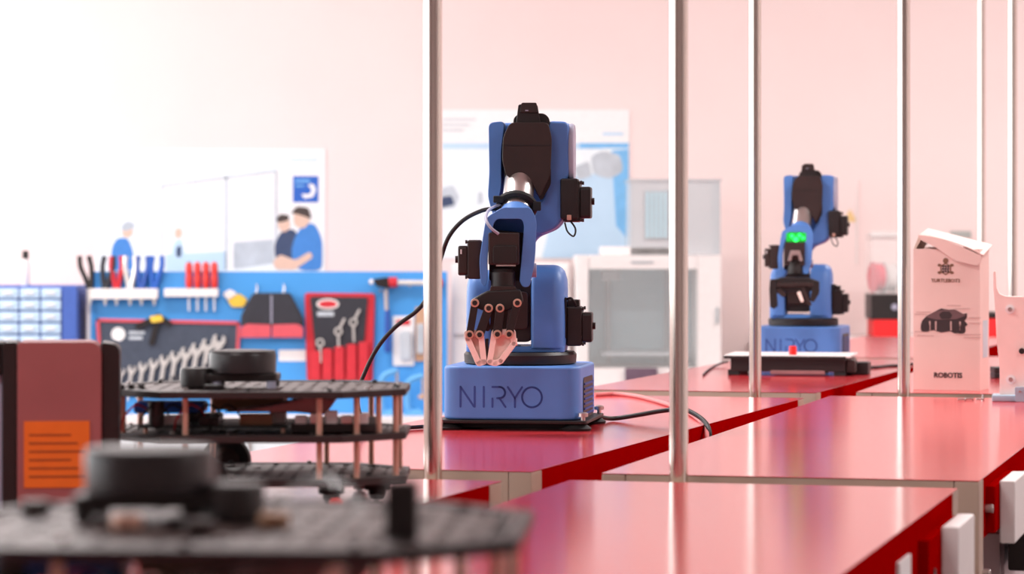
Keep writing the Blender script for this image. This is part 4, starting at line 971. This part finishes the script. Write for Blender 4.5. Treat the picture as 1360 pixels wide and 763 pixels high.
# red pouch with clear black window
rp = thing('tool_pouch', 'red-bordered tool wallet with black upper half and red pockets', 'pouch', (0, 0, 0), 0)
ro = BP([(405, 389), (498, 390), (495, 508), (408, 508)])
mk('back_sheet', 'redcloth', rp, lambda bm: prism(bm, rpoly(ro, .012, 3), 'y', BY-.02, BY-.001), .004)
mk('black_window', 'blackcloth', rp, lambda bm: prism(bm, rpoly(BP([(412, 394), (489, 395), (484, 456), (420, 472), (416, 430)]), .01, 3), 'y', BY-.028, BY-.0205), .002)
mk('logo_patch', 'white', rp, lambda bm: prism(bm, ell(bx_(436), bz_(404), .042, .020, 20), 'y', BY-.030, BY-.0281))
mk('logo_ring', 'redcloth', rp, lambda bm: prism(bm, ell(bx_(436), bz_(404), .034, .013, 20), 'y', BY-.0308, BY-.0301))
mk('text_strip', 'pl4', rp, lambda bm: box(bm, (bx_(422), BY-.030, bz_(420)), (bx_(444), BY-.0281, bz_(414))))
for k in range(5):
    mk('pocket', 'redcloth', rp, lambda bm: prism(bm, rrect(bx_(413+k*16), bz_(505), bx_(426+k*16), bz_(466-k*3), .006), 'y', BY-.042, BY-.0285), .004)
for k, (px, py) in enumerate(((426, 455), (450, 440), (470, 428))):
    t = thing('wrench_key', 'small shiny tool in the red wallet, %s of three' % ('lowest', 'middle', 'highest')[k], 'tool', (bx_(px), BY-.036, bz_(py)), 0, 'tools in the red wallet')
    mk('ring_head', 'chrome', t, lambda bm: ringprism(bm, ell(0, 0, .016, .016, 16), ell(0, 0, .009, .009, 16), 'y', -.004, .004))
    mk('shank', 'chrome', t, lambda bm: bar(bm, (0, -.016), (.002, -.07), .008, -.003, .003))
    if k: mk('tip', 'chrome', t, lambda bm: bar(bm, (.006, .014), (.022, .045), .009, -.003, .003))
# hammer and steel bar
hm = thing('hammer', 'hammer with black and red head and blue handle on the board', 'hammer', (0, 0, 0), 0)
mk('head', 'black', hm, lambda bm: prism(bm, rpoly(BP([(496, 371), (516, 368), (518, 384), (500, 380)]), .006, 3), 'y', BY-.05, BY-.015), .004)
mk('face', 'redcloth', hm, lambda bm: cyl(bm, (bx_(516.5), BY-.032, bz_(375)), (bx_(528), BY-.032, bz_(375)), .019, seg=16), .003)
mk('peen', 'white', hm, lambda bm: cyl(bm, (bx_(491), BY-.032, bz_(374)), (bx_(495.8), BY-.032, bz_(375)), .008, .010, seg=12))
mk('neck', 'silver', hm, lambda bm: cyl(bm, (bx_(513), BY-.032, bz_(384.5)), (bx_(514), BY-.032, bz_(412)), .008, seg=12))
mk('grip', 'handleblue', hm, lambda bm: lathe(bm, [(.009, bz_(468)), (.012, bz_(464)), (.011, bz_(430)), (.009, bz_(412))], 14, 'z', (bx_(515), BY-.032, 0)))
mk('hook', 'silver', tb, lambda bm: cyl(bm, (bx_(506), BY-.06, bz_(386)), (bx_(506), BY, bz_(386)), .004, seg=8))
hb = thing('steel_bar', 'pale steel bar lying level right of the hammer head', 'bar', (0, 0, 0), 0)
mk('rod', 'chrome', hb, lambda bm: cyl(bm, (bx_(529), BY-.032, bz_(375.5)), (bx_(584), BY-.032, bz_(376)), .010, seg=12))
mk('end_knob', 'redcloth', hb, lambda bm: cyl(bm, (bx_(584.2), BY-.032, bz_(376)), (bx_(588), BY-.032, bz_(376)), .014, seg=14), .002)
for px in (545, 575): mk('hook', 'silver', tb, lambda bm: cyl(bm, (bx_(px), BY-.05, bz_(379.8)), (bx_(px), BY, bz_(379.8)), .004, seg=8))
# blister packs and clamps
pk = thing('blister_pack', 'white blister pack hanging under the hammer', 'pack', (0, 0, 0), 0)
mk('card', 'paper', pk, lambda bm: prism(bm, rrect(bx_(522), bz_(486), bx_(550), bz_(420), .004), 'y', BY-.008, BY-.001))
mk('blister', 'pl4', pk, lambda bm: prism(bm, rrect(bx_(532), bz_(478), bx_(546), bz_(440), .01), 'y', BY-.03, BY-.0085), .004)
mk('hang_tab', 'redcloth', pk, lambda bm: box(bm, (bx_(527), BY-.010, bz_(432)), (bx_(545), BY-.0085, bz_(425))))
pk = thing('blister_pack', 'tan blister pack beside the steel pole on the board', 'pack', (0, 0, 0), 0)
mk('card', 'knob', pk, lambda bm: prism(bm, rrect(bx_(551.5), bz_(480), bx_(566), bz_(408), .004), 'y', BY-.008, BY-.001))
mk('blister', 'pl4', pk, lambda bm: prism(bm, rrect(bx_(554), bz_(470), bx_(564), bz_(430), .008), 'y', BY-.03, BY-.0085), .004)
for k, (px, py) in enumerate(((518, 505), (552, 512))):
    t = thing('bench_vise', ('left' if k == 0 else 'right')+' light blue clamp with a tan knob on the low bench', 'clamp', (bx_(px), BY-.1, zb_), 0, 'light blue clamps')
    h = bz_(py)-zb_+.04
    mk('frame', 'ltblue', t, lambda bm: tube(bm, [(.02, 0, .012), (-.02, 0, .012), (-.03, 0, h*.4), (-.022, 0, h*.85), (.03, 0, h)], .012, 8))
    mk('foot', 'ltblue', t, lambda bm: box(bm, (-.04, -.04, 0), (.04, .04, .012)), .003)
    mk('screw_rod', 'silver', t, lambda bm: cyl(bm, (.03, 0, h*.45), (.03, 0, h), .006, seg=10))
    mk('knob', 'knob', t, lambda bm: lathe(bm, [(.008, h*.40), (.018, h*.43), (.018, h*.50), (.008, h*.53)], 16, 'z', (.03, 0, 0)))

# ------------------------------------------------------------------ drawer cabinet and bottle at far left
DY = 11.15
def dx_(px): return W(px, 0, DY).x
def dz_(py): return W(0, py, DY).z
dc = thing('drawer_cabinet', 'blue small-parts cabinet with pale clear drawers', 'cabinet', (0, 0, 0), 0)
mk('frame', 'binblue', dc, lambda bm: box(bm, (dx_(-60), DY, zb_), (dx_(103), DY+.3, dz_(380))), .003)
mk('side_panel', 'binblue', dc, lambda bm: box(bm, (dx_(84), DY-.02, zb_), (dx_(103), DY-.0005, dz_(380))), .002)
for r_ in range(9):
    for c_ in range(5):
        x0, z1 = -58+c_*28.3, 383+r_*15.6
        dw = mk('drawer', 'bin', dc, lambda bm: box(bm, (dx_(x0), DY-.018, dz_(z1+13.4)), (dx_(x0+26.6), DY-.0005, dz_(z1))), .004)
        mk('drawer_lip', 'white', dw, lambda bm: box(bm, (dx_(x0+7), DY-.026, dz_(z1+8)), (dx_(x0+19), DY-.0182, dz_(z1+5))), .002)
bo_ = thing('spray_bottle', 'white bottle with a dark cap on the drawer cabinet', 'bottle', (dx_(28), DY+.1, dz_(380)), 0)
mk('bottle_body', 'white', bo_, lambda bm: lathe(bm, [(.014, 0), (.016, .004), (.016, .075), (.010, .092), (.009, .1)], 18))
mk('cap', 'black', bo_, lambda bm: lathe(bm, [(.012, .1), (.012, .126), (.009, .13)], 16))
